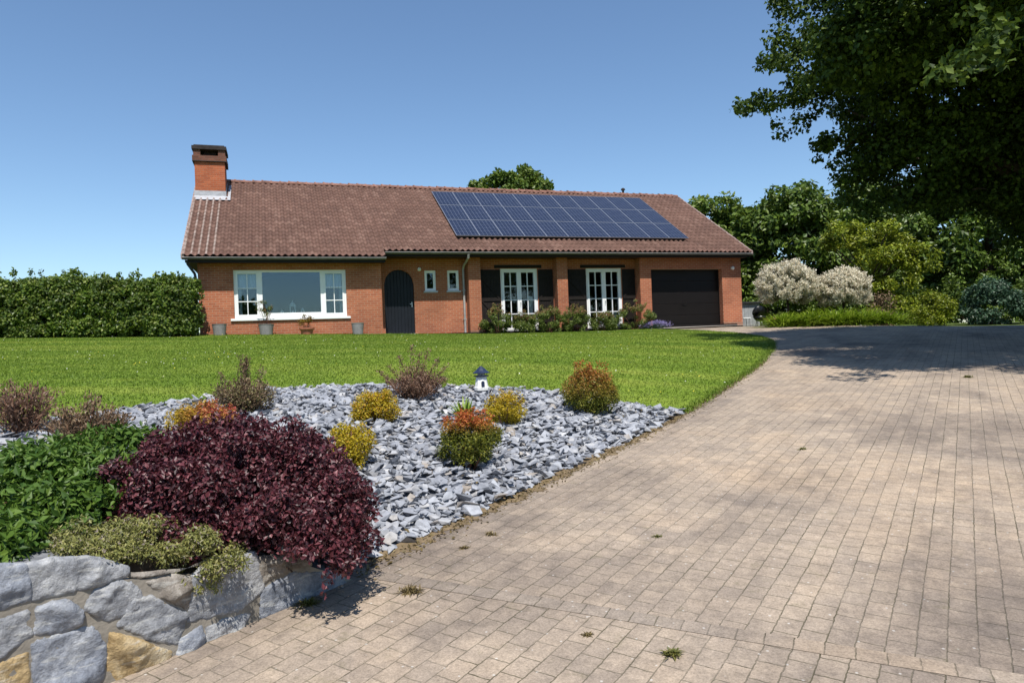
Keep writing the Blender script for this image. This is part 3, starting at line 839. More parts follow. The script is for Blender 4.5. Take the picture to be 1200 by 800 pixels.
# arched front door of upright planks
b = HB(); npl = 9; pw = 1.10/npl
for i in range(npl):
    xa = -.5+i*pw+.006; xb = -.5+(i+1)*pw-.006
    tops = [(x_, zs+hr*math.sqrt(max(0, 1-((x_-cx)/hwid)**2))-.002) for x_ in np.linspace(xb, xa, 6)]
    b.prism([(xa, 2.03), (xb, 2.03)]+tops, YR+.10, YR+.16)
b.box(-.49, .59, YR+.13, YR+.18, 2.03, 3.8)
door = b.build('front_door', M['door_paint'], house, bevel=.003)
b = HB(); b.box(.50, .535, YR+.075, YR+.10, 3.02, 3.20); b.box(.44, .52, YR+.05, YR+.07, 3.12, 3.145); b.tube([(.517, YR+.10, 3.132), (.517, YR+.05, 3.132)], .012, 8)
b.build('handle', M['steel'], door)
b = HB(); b.box(-.56, .66, YR-.28, YR+.2, 1.7, 2.03); b.build('doorstep', M['concrete'], house, bevel=.01)

# french windows with shutters
for bay, (xa, xb, wa, wb) in enumerate(((3.07, 6.18, 3.98, 5.50), (6.62, 9.81, 7.59, 9.17))):
    b = HB(); ya = YR+.03
    framebox(b, wa, wb, 1.98, 4.42, .06, ya, ya+.09)
    xm = (wa+wb)/2
    for la, lb in ((wa+.06, xm), (xm, wb-.06)):
        framebox(b, la+.002, lb-.002, 2.04, 4.36, .085, ya-.015, ya+.055)
        x2 = (la+lb)/2
        b.box(x2-.016, x2+.016, ya, ya+.05, 2.125, 4.275)
        for i in range(1, 4):
            z_ = 2.125+i*(4.275-2.125)/4
            b.box(la+.087, x2-.016, ya, ya+.05, z_-.016, z_+.016); b.box(x2+.016, lb-.087, ya, ya+.05, z_-.016, z_+.016)
    fw = b.build('french_window', M['white_paint'], house, bevel=.003)
    fw['label'] = 'double french window nearer the arched door' if bay == 0 else 'double french window nearer the garage'
    b = HB(); b.box(wa+.06, wb-.06, ya+.058, ya+.064, 2.04, 4.36); b.build('pane', M['glass_clear'], fw)
    b = HB(); b.tube([(xm+.03, ya-.016, 3.1), (xm+.03, ya-.06, 3.1)], .01, 8); b.box(xm+.02, xm+.04, ya-.07, ya-.05, 3.0, 3.12); b.build('handle', M['steel'], fw)
    b = HB(); b.box(wa-.06, wb+.06, YR-.10, YR+.02, 1.9, 1.98); b.build('sill', M['sill_stone'], fw)
    b = HB(); b.box(wb-.36, wb-.14, ya+.2, ya+.23, 2.15, 3.35 if bay == 0 else 2.7); b.build('curtain', M['curtain'], fw)
    b = HB(); b.box(wa-.24, wb+.18, YR-.025, YR+.0, 4.44, 4.56); b.build('lintel', M['brown_wood'], house)
    # one shutter each side, folded open against the wall: boards, two bars and a diagonal brace
    for side, (sa, sb) in enumerate(((xa+.06, wa-.02), (wb+.02, xb-.04))):
        b = HB(); nb = 6; bw = (sb-sa)/nb; yo = YR-.045
        for i in range(nb): b.box(sa+i*bw+.003, sa+(i+1)*bw-.003, yo, yo+.035, 2.05, 4.38)
        for z_ in (2.35, 3.22, 4.10): b.box(sa+.01, sb-.01, yo-.028, yo-.002, z_-.05, z_+.05)
        for za, zb in ((2.40, 3.17), (3.27, 4.05)):
            x0, x1 = (sa+.03, sb-.03)
            if side == 0: x0, x1 = x1, x0
            dxn = .07*(1 if x1 > x0 else -1)
            b.prism([(x0, za), (x0+dxn, za), (x1, zb), (x1-dxn, zb)], yo-.026, yo-.003)
        b.build('shutter', M['brown_wood'], house)

# garage door: broad horizontal panels
b = HB(); hgt = (4.34-1.96)/5
for i in range(5): b.box(10.33, 13.71, .30, .34, 1.96+i*hgt+.004, 1.96+(i+1)*hgt-.004)
gd = b.build('garage_door', M['garage_paint'], house, bevel=.004)
b = HB(); b.box(11.92, 12.10, .27, .30, 2.85, 2.88); b.build('handle', M['black_enamel'], gd)
b = HB(); b.box(10.321, 10.335, .24, .38, 1.96, 4.34); b.box(13.705, 13.719, .24, .38, 1.96, 4.34); b.box(10.335, 13.705, .24, .38, 4.325, 4.339); b.build('frame', M['brown_wood'], gd)

# eaves: soffit boards, fascia, gutters
TAN = .62; RY = 5.27; RZ = 8.52
def rz(y): return RZ - TAN*abs(RY-y)
EL, ER = -.83, -.43
b = HB(); b.box(-7.0, -.62, EL+.03, Y0, 4.55, 4.585); b.box(-.62, 14.85, ER+.03, 0.0, 4.80, 4.835); b.box(-.695, 2.6, 0.0, .4, 4.80, 4.835)
b.box(3.07, 6.18, 0, .4, 4.80, 4.835); b.box(6.62, 9.81, 0, .4, 4.80, 4.835); b.box(-6.99, -6.68, Y0, 10.9, 4.56, 4.60); b.box(14.67, 14.86, 0, 10.9, 4.80, 4.84)
b.build('soffit', M['soffit_wood'], house)
b = HB(); b.box(-7.0, -.62, EL+.0, EL+.03, 4.52, 4.70); b.box(-.62, 14.88, ER+.0, ER+.03, 4.78, 4.95); b.box(-.62, -.59, EL+.03, ER, 4.55, 4.75)
b.build('fascia', M['brown_wood'], house)
for (xa, xb, y_, z_) in ((-7.08, -.58, EL-.042, 4.68), (-.56, 14.92, ER-.042, 4.93)):
    vs = []; fs = []; m_ = 9
    for x_ in (xa, xb):
        for i in range(m_):
            a_ = PI + PI*i/(m_-1); vs.append((x_, y_+.056*math.cos(a_), z_+.07*math.sin(a_)))
    for i in range(m_-1): fs.append((i, i+1, m_+i+1, m_+i))
    fs += [tuple(range(m_)), tuple(range(2*m_-1, m_-1, -1))]
    g_ = HB().add(vs, fs).build('gutter', M['gutter'], house)
    md = g_.modifiers.new('thick', 'SOLIDIFY'); md.thickness = .006
    HB().tube([(xa, y_-.057, z_+.002), (xb, y_-.057, z_+.002)], .009, 6).build('rim', M['zinc_pipe'], g_)
# downpipes
b = HB(); b.tube([(2.50, ER-.06, 4.86), (2.50, ER-.02, 4.74), (2.49, .22, 4.52), (2.49, .335, 4.40), (2.49, .335, 1.7)], .042, 10)
for z_ in (2.5, 3.6): b.box(2.435, 2.545, .29, .40, z_-.02, z_+.02)
b.build('downpipe', M['zinc_pipe'], house, smooth=False)['label'] = 'grey downpipe between the small windows and the first pier'
b = HB(); b.tube([(-6.95, EL-.06, 4.62), (-6.93, EL+.1, 4.48), (-6.76, Y0-.1, 4.2), (-6.74, Y0-.055, 4.05), (-6.74, Y0-.055, 1.8)], .042, 10)
b.build('downpipe', M['dark_pipe'], house)['label'] = 'dark downpipe on the left corner'

# roof tiles as real ripples
def tile_slope(name, x0, x1, y_e, y_r, mat, sgn=1, res=6, parent=None):
    pitch = .222; row = .335
    ln = abs(y_r-y_e)*math.sqrt(1+TAN*TAN); ca = 1/math.sqrt(1+TAN*TAN); sa = TAN*ca
    nu = int((x1-x0)/pitch*res)+1
    u = np.linspace(x0, x1, nu)
    nr = int(math.ceil(ln/row))
    vv = []
    for i in range(nr):
        a_, c_ = i*row, min((i+1)*row, ln)
        vv += [(a_, 1.0, i), (a_+(c_-a_)*.5, .5, i), (c_, 0.02, i)]
    vs = []; uvs = []
    fr_ = (u/pitch) % 1.0
    prof = np.where(fr_ < .62, np.sin(fr_/.62*PI), -.35*np.sin((fr_-.62)/.38*PI))
    for s_, lift, i in vv:
        wob = .004*np.sin(u*3.1+i*1.7)
        hgt_ = .054*prof + .024*lift + wob
        yy = y_e + sgn*s_*ca - sgn*hgt_*sa
        zz_ = rz(y_e) + s_*sa + hgt_*ca - FZ
        vs.append(np.column_stack([u, yy, zz_])); uvs.append(np.column_stack([u/pitch, np.full(nu, i+.5)]))
    nv = len(vv)
    vs = np.concatenate(vs); uvs = np.concatenate(uvs)
    I, J = np.meshgrid(np.arange(nu-1), np.arange(nv-1)); q = (J*nu+I).ravel()
    f = np.column_stack([q, q+1, q+1+nu, q+nu]) if sgn > 0 else np.column_stack([q, q+nu, q+1+nu, q+1])
    me = np_mesh(name, vs, f, smooth=True)
    ul = me.uv_layers.new(name='UVMap')
    li = np.empty(len(me.loops), np.int32); me.loops.foreach_get('vertex_index', li)
    ul.data.foreach_set('uv', uvs[li].astype(np.float32).ravel())
    return link(name, me, mat, parent)
roof = tile_slope('roof', -7.08, -.60, EL, RY, M['tile_streaked'], parent=house)
tile_slope('roof', -.60, 14.92, ER, RY, M['tile'], parent=house)
tile_slope('roof', -7.08, 14.92, 2*RY-ER, RY, M['tile'], -1, 3, parent=house)
# boards closing the slopes from below and at the verges
b = HB()
for xa, xb, ye in ((-7.04, -.63, EL+.02), (-.63, 14.88, ER+.02)):
    b.add([(xa, ye, rz(ye)-.03), (xb, ye, rz(ye)-.03), (xb, RY, RZ-.04), (xa, RY, RZ-.04), (xa, ye, rz(ye)-.14), (xb, ye, rz(ye)-.14), (xb, RY, RZ-.16), (xa, RY, RZ-.16)],
          [(0,1,2,3), (4,7,6,5), (0,4,5,1), (1,5,6,2), (3,2,6,7), (0,3,7,4)])
ye = 2*RY-ER
b.add([(-7.04, ye, rz(ye)-.03), (14.88, ye, rz(ye)-.03), (14.88, RY+.01, RZ-.04), (-7.04, RY+.01, RZ-.04), (-7.04, ye, rz(ye)-.14), (14.88, ye, rz(ye)-.14), (14.88, RY+.01, RZ-.16), (-7.04, RY+.01, RZ-.16)],
      [(0,1,2,3), (4,7,6,5), (0,4,5,1), (1,5,6,2), (3,2,6,7), (0,3,7,4)])
b.build('roof_deck', M['soffit_wood'], house)
for xa, ye in ((-7.12, EL), (14.90, ER)):
    b = HB(); nst = 20
    for i in range(nst):
        ya, yb = ye+(RY-ye)*i/nst, ye+(RY-ye)*(i+1)/nst+.02
        b.add([(xa, ya, rz(ya)-.10), (xa+.10, ya, rz(ya)-.10), (xa+.10, ya, rz(ya)+.065), (xa, ya, rz(ya)+.065), (xa, yb, rz(yb)-.11), (xa+.10, yb, rz(yb)-.11), (xa+.10, yb, rz(yb)+.045), (xa, yb, rz(yb)+.045)],
              [(0,1,2,3), (4,7,6,5), (0,4,5,1), (1,5,6,2), (2,6,7,3), (3,7,4,0)])
    b.build('verge', M['verge'], house)
# ridge tiles, each overlapping the next
vs = []; fs = []; n_ = 0; x_ = -7.1; m_ = 9
while x_ < 14.85:
    for xx, r_ in ((x_, .125), (x_+.07, .125), (x_+.071, .108), (x_+.36, .10)):
        for i in range(m_):
            a_ = PI*i/(m_-1); vs.append((xx, RY+r_*1.25*math.cos(a_), RZ-.03+r_*1.15*math.sin(a_)+.01*math.sin(x_*5)))
    for s_ in range(3):
        for i in range(m_-1):
            q = n_+s_*m_+i; fs.append((q, q+1, q+m_+1, q+m_))
    n_ += 4*m_; x_ += .35
HB().add(vs, fs).build('ridge', M['ridge'], house)
# roof vent on the ridge
b = HB(); b.lathe([(.05, 0), (.05, .16), (.11, .17), (.09, .24), (.02, .28)], (12.0, RY+.05, RZ+.07), 12); b.build('roof_vent', M['soot'], house, smooth=False)

# chimney
b = HB(); cy0, cy1 = 3.67, 4.77
b.box(-7.02, -5.95, cy0, cy1, 7.2, 8.95)
ch = b.build('chimney', M['chimney_brick'], house)
b = HB(); b.box(-7.09, -5.88, cy0-.07, cy1+.07, 8.93, 9.13)
for xa, xb in ((-7.05, -6.80), (-6.17, -5.92)):
    b.box(xa, xb, cy0-.02, cy0+.25, 9.13, 9.36); b.box(xa, xb, cy1-.25, cy1+.02, 9.13, 9.36)
b.build('crown_course', M['sooty_brick'], ch)
b = HB(); b.box(-7.10, -5.87, cy0-.08, cy1+.08, 9.36, 9.50); b.box(-7.03, -5.94, cy0-.01, cy1, 9.50, 9.55); b.box(-7.095, -5.875, cy0-.076, cy1+.076, 8.90, 8.93)
b.build('cap', M['soot'], ch, bevel=.01)
b = HB(); b.box(-6.7, -6.28, cy0+.25, cy1-.25, 9.0, 9.36); b.build('flue', M['soot'], ch)
b = HB()
ya = cy0-.30; b.add([(-7.06, ya, rz(ya)+.06), (-5.78, ya, rz(ya)+.06), (-5.78, cy0-.012, rz(cy0)+.075), (-7.06, cy0-.012, rz(cy0)+.075), (-7.06, cy0-.012, rz(cy0)+.27), (-5.93, cy0-.012, rz(cy0)+.27), (-5.93, cy0-.012, rz(cy0)+.07)], [(0,1,2,3), (3,6,5,4)])
yb = cy1
b.add([(-5.937, cy0-.012, rz(cy0)+.02), (-5.937, yb, rz(yb)+.02), (-5.937, yb, rz(yb)+.22), (-5.937, cy0-.012, rz(cy0)+.27), (-5.78, cy0-.012, rz(cy0)+.065), (-5.78, yb, rz(yb)+.065)], [(0,1,2,3), (0,4,5,1)])
b.build('flashing', M['lead'], ch)

# solar panels: 3 rows of 11
ang = math.atan(TAN); px0, px1 = 2.30, 12.42; pw = (px1-px0)/11; ph = 1.60
pm = MB().box(.012, pw-.012, .012, ph-.012, .0, .03)
fm = MB(); framebox2 = [(0, .012+.012, 0, ph), (pw-.024, pw, 0, ph)]
sp0 = pm.build('solar_panel', M['solar'], house)
fm.box(.002, .017, .002, ph-.002, -.006, .036); fm.box(pw-.017, pw-.002, .002, ph-.002, -.006, .036); fm.box(.017, pw-.017, .002, .020, -.006, .036); fm.box(.017, pw-.017, ph-.020, ph-.002, -.006, .036)
sf0 = fm.build('frame', M['alu'], sp0)
first = True
ys0 = .48
for r_ in range(3):
    for c_ in range(11):
        if first: o = sp0; first = False
        else:
            o = sp0.copy(); COL.objects.link(o); o.parent = house
            f_ = sf0.copy(); COL.objects.link(f_); f_.parent = o
        yy = ys0 + r_*ph*math.cos(ang)*1.004
        o.location = (px0+c_*pw, yy-.13*math.sin(ang), rz(yy)-FZ+.13*math.cos(ang)); o.rotation_euler = (ang, 0, 0)
b = HB()
for y_ in (.87, 1.52, 2.22, 2.92, 3.52, 4.22):
    b.box(px0+.03, px1-.03, y_-.02, y_+.02, rz(y_)+.055, rz(y_)+.095)
b.build('panel_rail', M['felt'], house)

# lamps on the wall
b = HB(); b.lathe([(.0, 0), (.07, .01), (.075, .05), (.05, .10), (.0, .115)], (0, 0, 0), 16)
o = HB(); 
for (x_, y_, z_) in ((.81, YR, 4.40), (14.22, 0.0, 4.36)):
    bb = HB(); bb.box(x_-.05, x_+.05, y_-.02, y_-.001, z_-.05, z_+.05); lp = bb.build('wall_lamp', M['white_plastic'], house)
    lp['label'] = 'round white lamp beside the arched door' if x_ < 5 else 'small white lamp over the end pier'
    HB().lathe([(.012, -.075), (.055, -.05), (.07, 0), (.055, .05), (.012, .075)], (x_, y_-.085, z_), 14).build('shade', M['white_plastic'], lp, smooth=True)

def hp3(x, y, z): 
    q = hw(x, y); return (float(q[0]), float(q[1]), z)

# lanterns standing on the window board inside
def lantern(x, label, k=1.0, tower=False):
    t = thing('lantern', label, 'lantern', hp3(x, yw+.165, 2.777), PHI, 'white ornaments behind the picture window')
    b = MB(); s_ = .085*k; h_ = .30*k
    b.box(-s_, s_, -s_, s_, 0, .03*k)
    for sx in (-1, 1):
        for sy in (-1, 1): b.box(sx*s_*.9-.012, sx*s_*.9+.012, sy*s_*.9-.012, sy*s_*.9+.012, .03*k, h_)
    b.box(-s_, s_, -s_, s_, h_, h_+.02*k)
    b.build('frame', M['white_wood'], t)
    MB().lathe([(s_*1.25, h_+.02*k), (s_*.7, h_+.10*k), (s_*.2, h_+.15*k), (s_*.2, h_+.17*k), (.004, h_+.20*k)], n=4).build('roof', M['white_wood'], t)
    MB().lathe([(s_*.4, .031*k), (s_*.4, .16*k), (.003, .165*k)], n=12).build('candle', M['curtain'], t, smooth=False)
lantern(-3.74, 'tall white lantern in the middle of the picture window', 1.05)
lantern(-4.09, 'smaller white lantern left of the tall one in the window', .48)
lantern(-3.41, 'smaller white lantern right of the tall one in the window', .55)

# ------------------------------------------------------------------ pots along the wall
def gp(x, y): return float(garden_z(np.array([x]), np.array([y]))[0])
def pot(label, hx, r, h, mat, plant=None, cat='flower pot', square=False):
    q = hw(hx, -.36-.08-r*1.1); z = gp(q[0], q[1])-.01
    t = thing('flower_pot', label, cat, (q[0], q[1], z), PHI, 'pots along the front wall')
    if not square:
        MB().lathe([(r*.80, 0), (r*.86, h*.3), (r, h*.96), (r*1.04, h*.97), (r*1.04, h), (r*.92, h), (r*.88, h*.86)], n=22).build('pot', M[mat], t, smooth=False)
    else:
        MB().lathe([(r*.75, 0), (r*.85, h*.55), (r*1.0, h*.75), (r*1.05, h*.78), (r*1.05, h), (r*.9, h), (r*.85, h*.8)], n=22).build('pot', M[mat], t)
    MB().lathe([(r*.87, h*.84), (r*.5, h*.88), (.001, h*.89)], n=18).build('earth', M['soil'], t, smooth=True)
    if plant == 'airy':
        mb = MB()
        tips = []
        for i in range(9):
            a = R.uniform(0, 2*PI); e = (math.cos(a)*R.uniform(.05, .3), math.sin(a)*R.uniform(.05, .2), h+R.uniform(.35, .75))
            tube_np(mb, (0, 0, h*.8), e, .008, .003, .15, 5, 4); tips.append(e)
        mb.build('stem', M['twig'], t)
        cl = [(x, y, z_, .09, .09, .08) for x, y, z_ in tips] + [(.02, 0, h+.28, .14, .12, .14)]
        p_, d_, _ = sample_clumps(cl, 420, .2)
        link('foliage', leaf_mesh('potted_leaves', p_, d_, .05, .024, tint=(R.random(420) < .2)*1.0), M['rose_leaf'], t)
    if plant == 'gold':
        cl = blob((0, 0, h+.20), (.20, .18, .24), 12, .09, -.6)
        p_, d_, _ = sample_clumps(cl, 900, .3)
        link('foliage', leaf_mesh('potted_leaves', p_, d_, .055, .022, tint=R.random(900)*.6), M['gold_leaf' if False else 'bicolour_leaf'], t)
    return t
pot('empty grey pot beside the end of the hedge', -6.06, .225, .37, 'pot_grey')
pot('grey pot with a thin airy plant below the picture window', -4.62, .245, .36, 'pot_grey', 'airy')
pot('terracotta pot with a yellow green bushy plant', -3.32, .24, .24, 'terracotta', 'gold', square=True)
pot('empty grey pot between the picture window and the arched door', -1.62, .215, .40, 'pot_grey')

# ------------------------------------------------------------------ rose shrubs below the french windows
RS = [(3.55, .46, .95, 'leafy green shrub at the first pier, below the left shutter'), (4.62, .38, .72, 'low green shrub below the first french window'),
      (5.62, .46, .98, 'bushy green shrub with brown tips right of the first french window'), (6.75, .46, .95, 'green shrub before the second pier'),
      (7.95, .42, .72, 'low green shrub below the second french window'), (9.35, .58, 1.05, 'broad green shrub nearest the garage door')]
for hx, r, h, lb in RS:
    q = hw(hx, -.15-.15); z = gp(q[0], q[1])
    c = (q[0], q[1], z+h*.45)
    cl = blob(c, (r*1.25, r*.8, h*.48), 30, .15, -.8)
    ext = blob((q[0], q[1], z+h*.75), (r*.9, r*.6, h*.42), 9, .07, .1)
    cl = np.concatenate([cl, ext])
    shrub('rose_shrub', lb, (q[0], q[1], z), cl, 5200, .058, .034, 'rose_leaf', group='shrubs below the french windows', tintf=lambda p, d, zt=z+h*.72: (p[:, 2] > zt)*(R.random(len(p)) < .45)*1.0, stems=9, twig='twig')
# lavender clump at the garage corner
q = hw(10.05, -.72); z = gp(q[0], q[1])
t = thing('lavender', 'low lavender clump in bloom at the corner of the concrete apron', 'lavender', (q[0], q[1], z))
n = 420; root = np.column_stack([R.normal(size=n)*.16, R.normal(size=n)*.09, np.zeros(n)])
d = unit(np.column_stack([root[:, :2]*2.2, np.ones(n)*.55]) + .2*R.normal(size=(n, 3)))
link('foliage', strap_mesh('lavender_stems', root, d, .30, .012, .3, 3), M['blue_leaf'], t)
tips = root + d*.31*R.uniform(.75, 1.1, (n, 1))
pk = np.repeat(tips, 4, 0) + R.normal(size=(n*4, 3))*.02
link('flowers', leaf_mesh('lavender_flowers', pk, np.tile([0, 0, 1.0], (len(pk), 1)), .035, .022), M['lavender'], t)

# ------------------------------------------------------------------ clipped hedge left of the house
hx0, hx1 = -19.0, -9.95
base = np.array([-14.4, 22.35, 2.25])
cl = []
for i in range(1700):
    x = R.uniform(hx0, hx1-.1); zt = 1.78 + .05*math.sin(x*1.7) + .04*math.sin(x*4.1+1)
    face = R.random()*1.6
    if face > 1.0: y, zz_ = R.uniform(-.4, .4), R.uniform(.05, zt-.2)
    elif face < .62: y, zz_ = -.55+R.normal()*.05, R.uniform(.12, zt-.08)
    elif face < .90: y, zz_ = R.uniform(-.55, .55), zt-.08+R.normal()*.05
    elif face < .96: y, zz_ = R.uniform(-.55, .55), R.uniform(.1, zt); x = hx1-.12+R.normal()*.05
    else: y, zz_ = R.uniform(-.3, .4), R.uniform(.3, zt-.3)
    if zz_ > zt-.35 and y < -.3: y += .10
    if x > hx1-.5: zz_ *= .97; y *= .85
    gz0 = gp(x, 22.35) - .03
    r = R.uniform(.13, .24)
    cl.append((x, 22.35+y, gz0+zz_, r, r*.8, r*.85))
for i in range(46):
    x = R.uniform(hx0, hx1-.2); gz0 = gp(x, 22.35)
    cl.append((x, 22.35+R.uniform(-.4, .3), gz0+1.84+R.uniform(0, .12)+(.12 if x < -13.2 else 0), .07, .06, .12))
cl = np.array(cl)
hd = thing('hedge', 'broad clipped green hornbeam hedge left of the brick house', 'hedge', tuple(base))
mb = MB()
for x in np.arange(hx0+.3, hx1-.2, .45):
    g0 = gp(x, 22.35)-base[2]
    tube_np(mb, (x-base[0], .1*math.sin(x*3), g0-.1), (x-base[0]+R.uniform(-.1, .1), .05, g0+1.55), .03, .008, .06, 6, 4)
    for k in range(5):
        z0 = g0+R.uniform(.3, 1.3); tube_np(mb, (x-base[0], 0, z0), (x-base[0]+R.uniform(-.4, .4), R.uniform(-.45, .4), z0+R.uniform(.1, .4)), .012, .003, .1, 5, 3)
mb.build('trunk', M['bark'], hd, smooth=True)
p_, d_, _ = sample_clumps(cl, 120000, .3)
d_ = unit(d_ + np.array([.0, -.5, .35]))
link('foliage', leaf_mesh('hedge_leaves', p_-base, d_, .10, .07, spread=.85), M['hedge_leaf'], hd)

# ------------------------------------------------------------------ trees
# tall tree beyond the roof
b0 = (0.15, 45, 1.2)
cl = np.concatenate([blob((.1, 45, 10.6), (2.5, 2.3, 1.4), 34, .62, -.7), blob((-1.9, 45, 10.9), (.8, .8, .75), 7, .42, -.8), blob((1.9, 45, 11.0), (1.1, 1, .7), 10, .45, -.8), blob((.6, 45, 11.9), (1.3, 1.2, .6), 12, .42, -.3)])
tree('broadleaf_tree', 'green tree crown rising behind the roof ridge above the solar panels', b0, 8.0, .28, cl, 15000, .26, .17, 'mid_leaf', limbs=16)

# wooded edge right of the house
WT = [
 ((11.4, 38.5, 1.4), [((11.2, 38.5, 5.6), (2.9, 2.6, 3.4), 80)], 'broad dark green tree rising just behind the right end of the roof', 'mid_leaf', 22000),
 ((15.6, 37.5, 1.4), [((15.2, 37.5, 5.4), (3.1, 2.7, 3.5), 90), ((14.0, 36.5, 7.6), (1.6, 1.5, 1.3), 22)], 'tall dark green tree behind the white flowering shrubs', 'dark_leaf', 24000),
 ((19.6, 38, 1.4), [((19.4, 38, 5.6), (3.0, 2.8, 4.1), 90)], 'dark green tree behind the lime green tree', 'dark_leaf', 20000),
 ((22.3, 33, 1.4), [((22.0, 33, 5.4), (3.4, 2.4, 4.0), 84)], 'dark bushy tree directly behind the maple, over the blue green shrub', 'dark_leaf', 18000),
 ((24.5, 37, 1.4), [((24.5, 37, 6), (3.4, 3, 4.6), 80)], 'dark green tree deep in the shade at the right edge of the photo', 'dark_leaf', 16000),
]
for base, blobs, lb, mt, nl in WT:
    cl = np.concatenate([blob(c, r, k, .70, -.8, inner=.6) for c, r, k in blobs])
    tree('broadleaf_tree', lb, base, 3.2, .24, cl, nl, .27, .17, mt, group='trees beyond the garden', limbs=16, gap=.35)
# understorey shrubs closing the view between the trunks
for c, r, lb, mt in (((12.6, 33.5, 2.6), (1.7, 1.1, 1.6), 'dark evergreen shrub between the garage end and the white shrubs', 'dark_leaf'),
                     ((16.6, 32.5, 2.6), (2.3, 1.2, 1.9), 'dark evergreen shrub behind the right white shrub', 'dark_leaf'),
                     ((21.0, 31.0, 2.5), (2.6, 1.3, 2.0), 'wide dark shrub behind the blue green shrub', 'dark_leaf'),
                     ((9.4+.9, 36.0, 2.4), (1.5, 1.1, 1.7), 'dark shrub behind the grey garden cabinet', 'dark_leaf')):
    cl = blob(c, r, 60, .36, -.95)
    shrub('evergreen_shrub', lb, (c[0], c[1], 1.35), cl, 9000, .15, .085, mt, group='understorey shrubs', stems=10)

# dense boundary hedge closing the view under the trees
fx = np.linspace(8.5, 34, 150); cl = np.column_stack([fx+R.normal(size=150)*.1, 42+R.normal(size=150)*.4, 1.3+R.uniform(.2, 3.0, 150), np.full(150, .62), np.full(150, .5), np.full(150, .6)])
shrub('boundary_hedge', 'dark overgrown hedge closing the view under the trees on the right', (20, 42, 1.2), cl, 16000, .26, .16, 'dark_leaf', cat='hedge', stems=14, up=.2)
fx = R.uniform(-30, 85, 330); cl = np.column_stack([fx, -50+R.normal(size=330)*2, .5+R.uniform(.1, 1, 330)*(4.6+2.0*np.sin(fx*.21)+1.4*np.sin(fx*.57)+10*np.clip((fx-31)/9, 0, 1)), np.full(330, 2.1), np.full(330, 1.6), np.full(330, 1.7)])  # unseen tree line behind the camera, raised at right to darken pane reflections
p_, d_, _ = sample_clumps(cl, 34000, .3)
fw_ = link('far_wood', leaf_mesh('far_wood', p_, d_, .75, .5), M['dark_leaf']); tag(fw_, kind='stuff')
# lime green tree
cl = np.concatenate([blob((14.6, 28.6, 4.7), (1.25, 1.0, 1.3), 34, .34, -.8), blob((13.5, 28.5, 5.3), (.75, .7, .6), 12, .28, -.7), blob((15.4, 28.4, 3.6), (1.0, .8, .9), 22, .30, -.8), blob((14.7, 28, 2.7), (.75, .7, .95), 16, .28, -.9), blob((16.2, 28.2, 4.3), (.8, .7, .55), 12, .26, -.8)])
tree('lime_tree', 'loose yellow green tree right of the white flowering shrubs', (14.6, 28.6, 1.5), 2.2, .10, cl, 11000, .15, .075, 'lime_leaf', limbs=14, stems=3)
# shrubs at the right end of the paved court
for c, r, nl, lb, mt, L in (((15.1, 25.6, 2.15), (.75, .6, .65), 3800, 'light green shrub at the foot of the lime green tree', 'lime_leaf', .10),
                        ((17.1, 25.2, 2.25), (1.0, .7, .85), 5200, 'blue green shrub at the right end of the paved court', 'blue_leaf', .13),
                        ((18.9, 25.0, 2.3), (1.2, .8, 1.0), 5000, 'dark green shrub beyond the blue green one', 'dark_leaf', .13),
                        ((13.75, 26.2, 2.1), (.4, .4, .75), 1300, 'thin brownish shrub between the daylilies and the light green shrub', 'brown_leaf', .08)):
    cl = blob(c, r, 40, .24, -.95)
    shrub('court_shrub', lb, (c[0], c[1], 1.45), cl, nl, L, L*.5, mt, group='shrubs round the paved court', stems=9)

# dappled willows in white leaf, on short stems
for c, r, lb in (((10.55, 27.0, 3.26), (1.14, .95, .95), 'larger round white flowering willow nearer the garage'),
                 ((12.72, 27.1, 3.04), (1.04, .9, .80), 'flatter white flowering willow beside the lime green tree')):
    base = np.array([c[0], c[1], 1.62])
    t = thing('willow_shrub', lb, 'shrub', tuple(base), 0, 'white dappled willows')
    mb = MB(); mb.tube([(0, 0, -.1), (.03, 0, .5), (0, .02, c[2]-base[2]-.3)], [.06, .05, .045], 8)
    n = 300
    d = rdir(n*3); d = d[d[:, 2] > -.7][:n]
    wv = []; ax = []; nr = []; tn = []
    ctr = np.array(c)-base - np.array([0, 0, .35])
    for i in range(n):
        e = np.array(c)-base + d[i]*np.array(r)*R.uniform(.82, 1.06) + np.array([0, 0, .05])
        st = ctr + (e-ctr)*.12
        if i % 3 == 0: tube_np(mb, st, e, .008, .002, .06, 4, 3)
        m_ = 190
        tt = .45+.55*R.random(m_)**.7
        pp_ = st + (e-st)*tt[:, None] + R.normal(size=(m_, 3))*.045
        wv.append(pp_); ax.append(np.tile(unit((e-st)[None])[0]*.8+np.array([0, 0, .5]), (m_, 1))); nr.append(np.tile(d[i], (m_, 1)))
        tn.append(np.clip((tt-.55)*3.6, 0, 1)*(R.random(m_) < .92)*(.72+.28*min(1, max(0, (d[i][2]+.75)*1.6))))
    mb.build('trunk', M['bark'], t, smooth=True)
    link('foliage', leaf_mesh('willow_leaves', np.concatenate(wv), np.concatenate(nr), .10, .032, .1, np.concatenate(ax), np.concatenate(tn)), M['willow_leaf'], t)

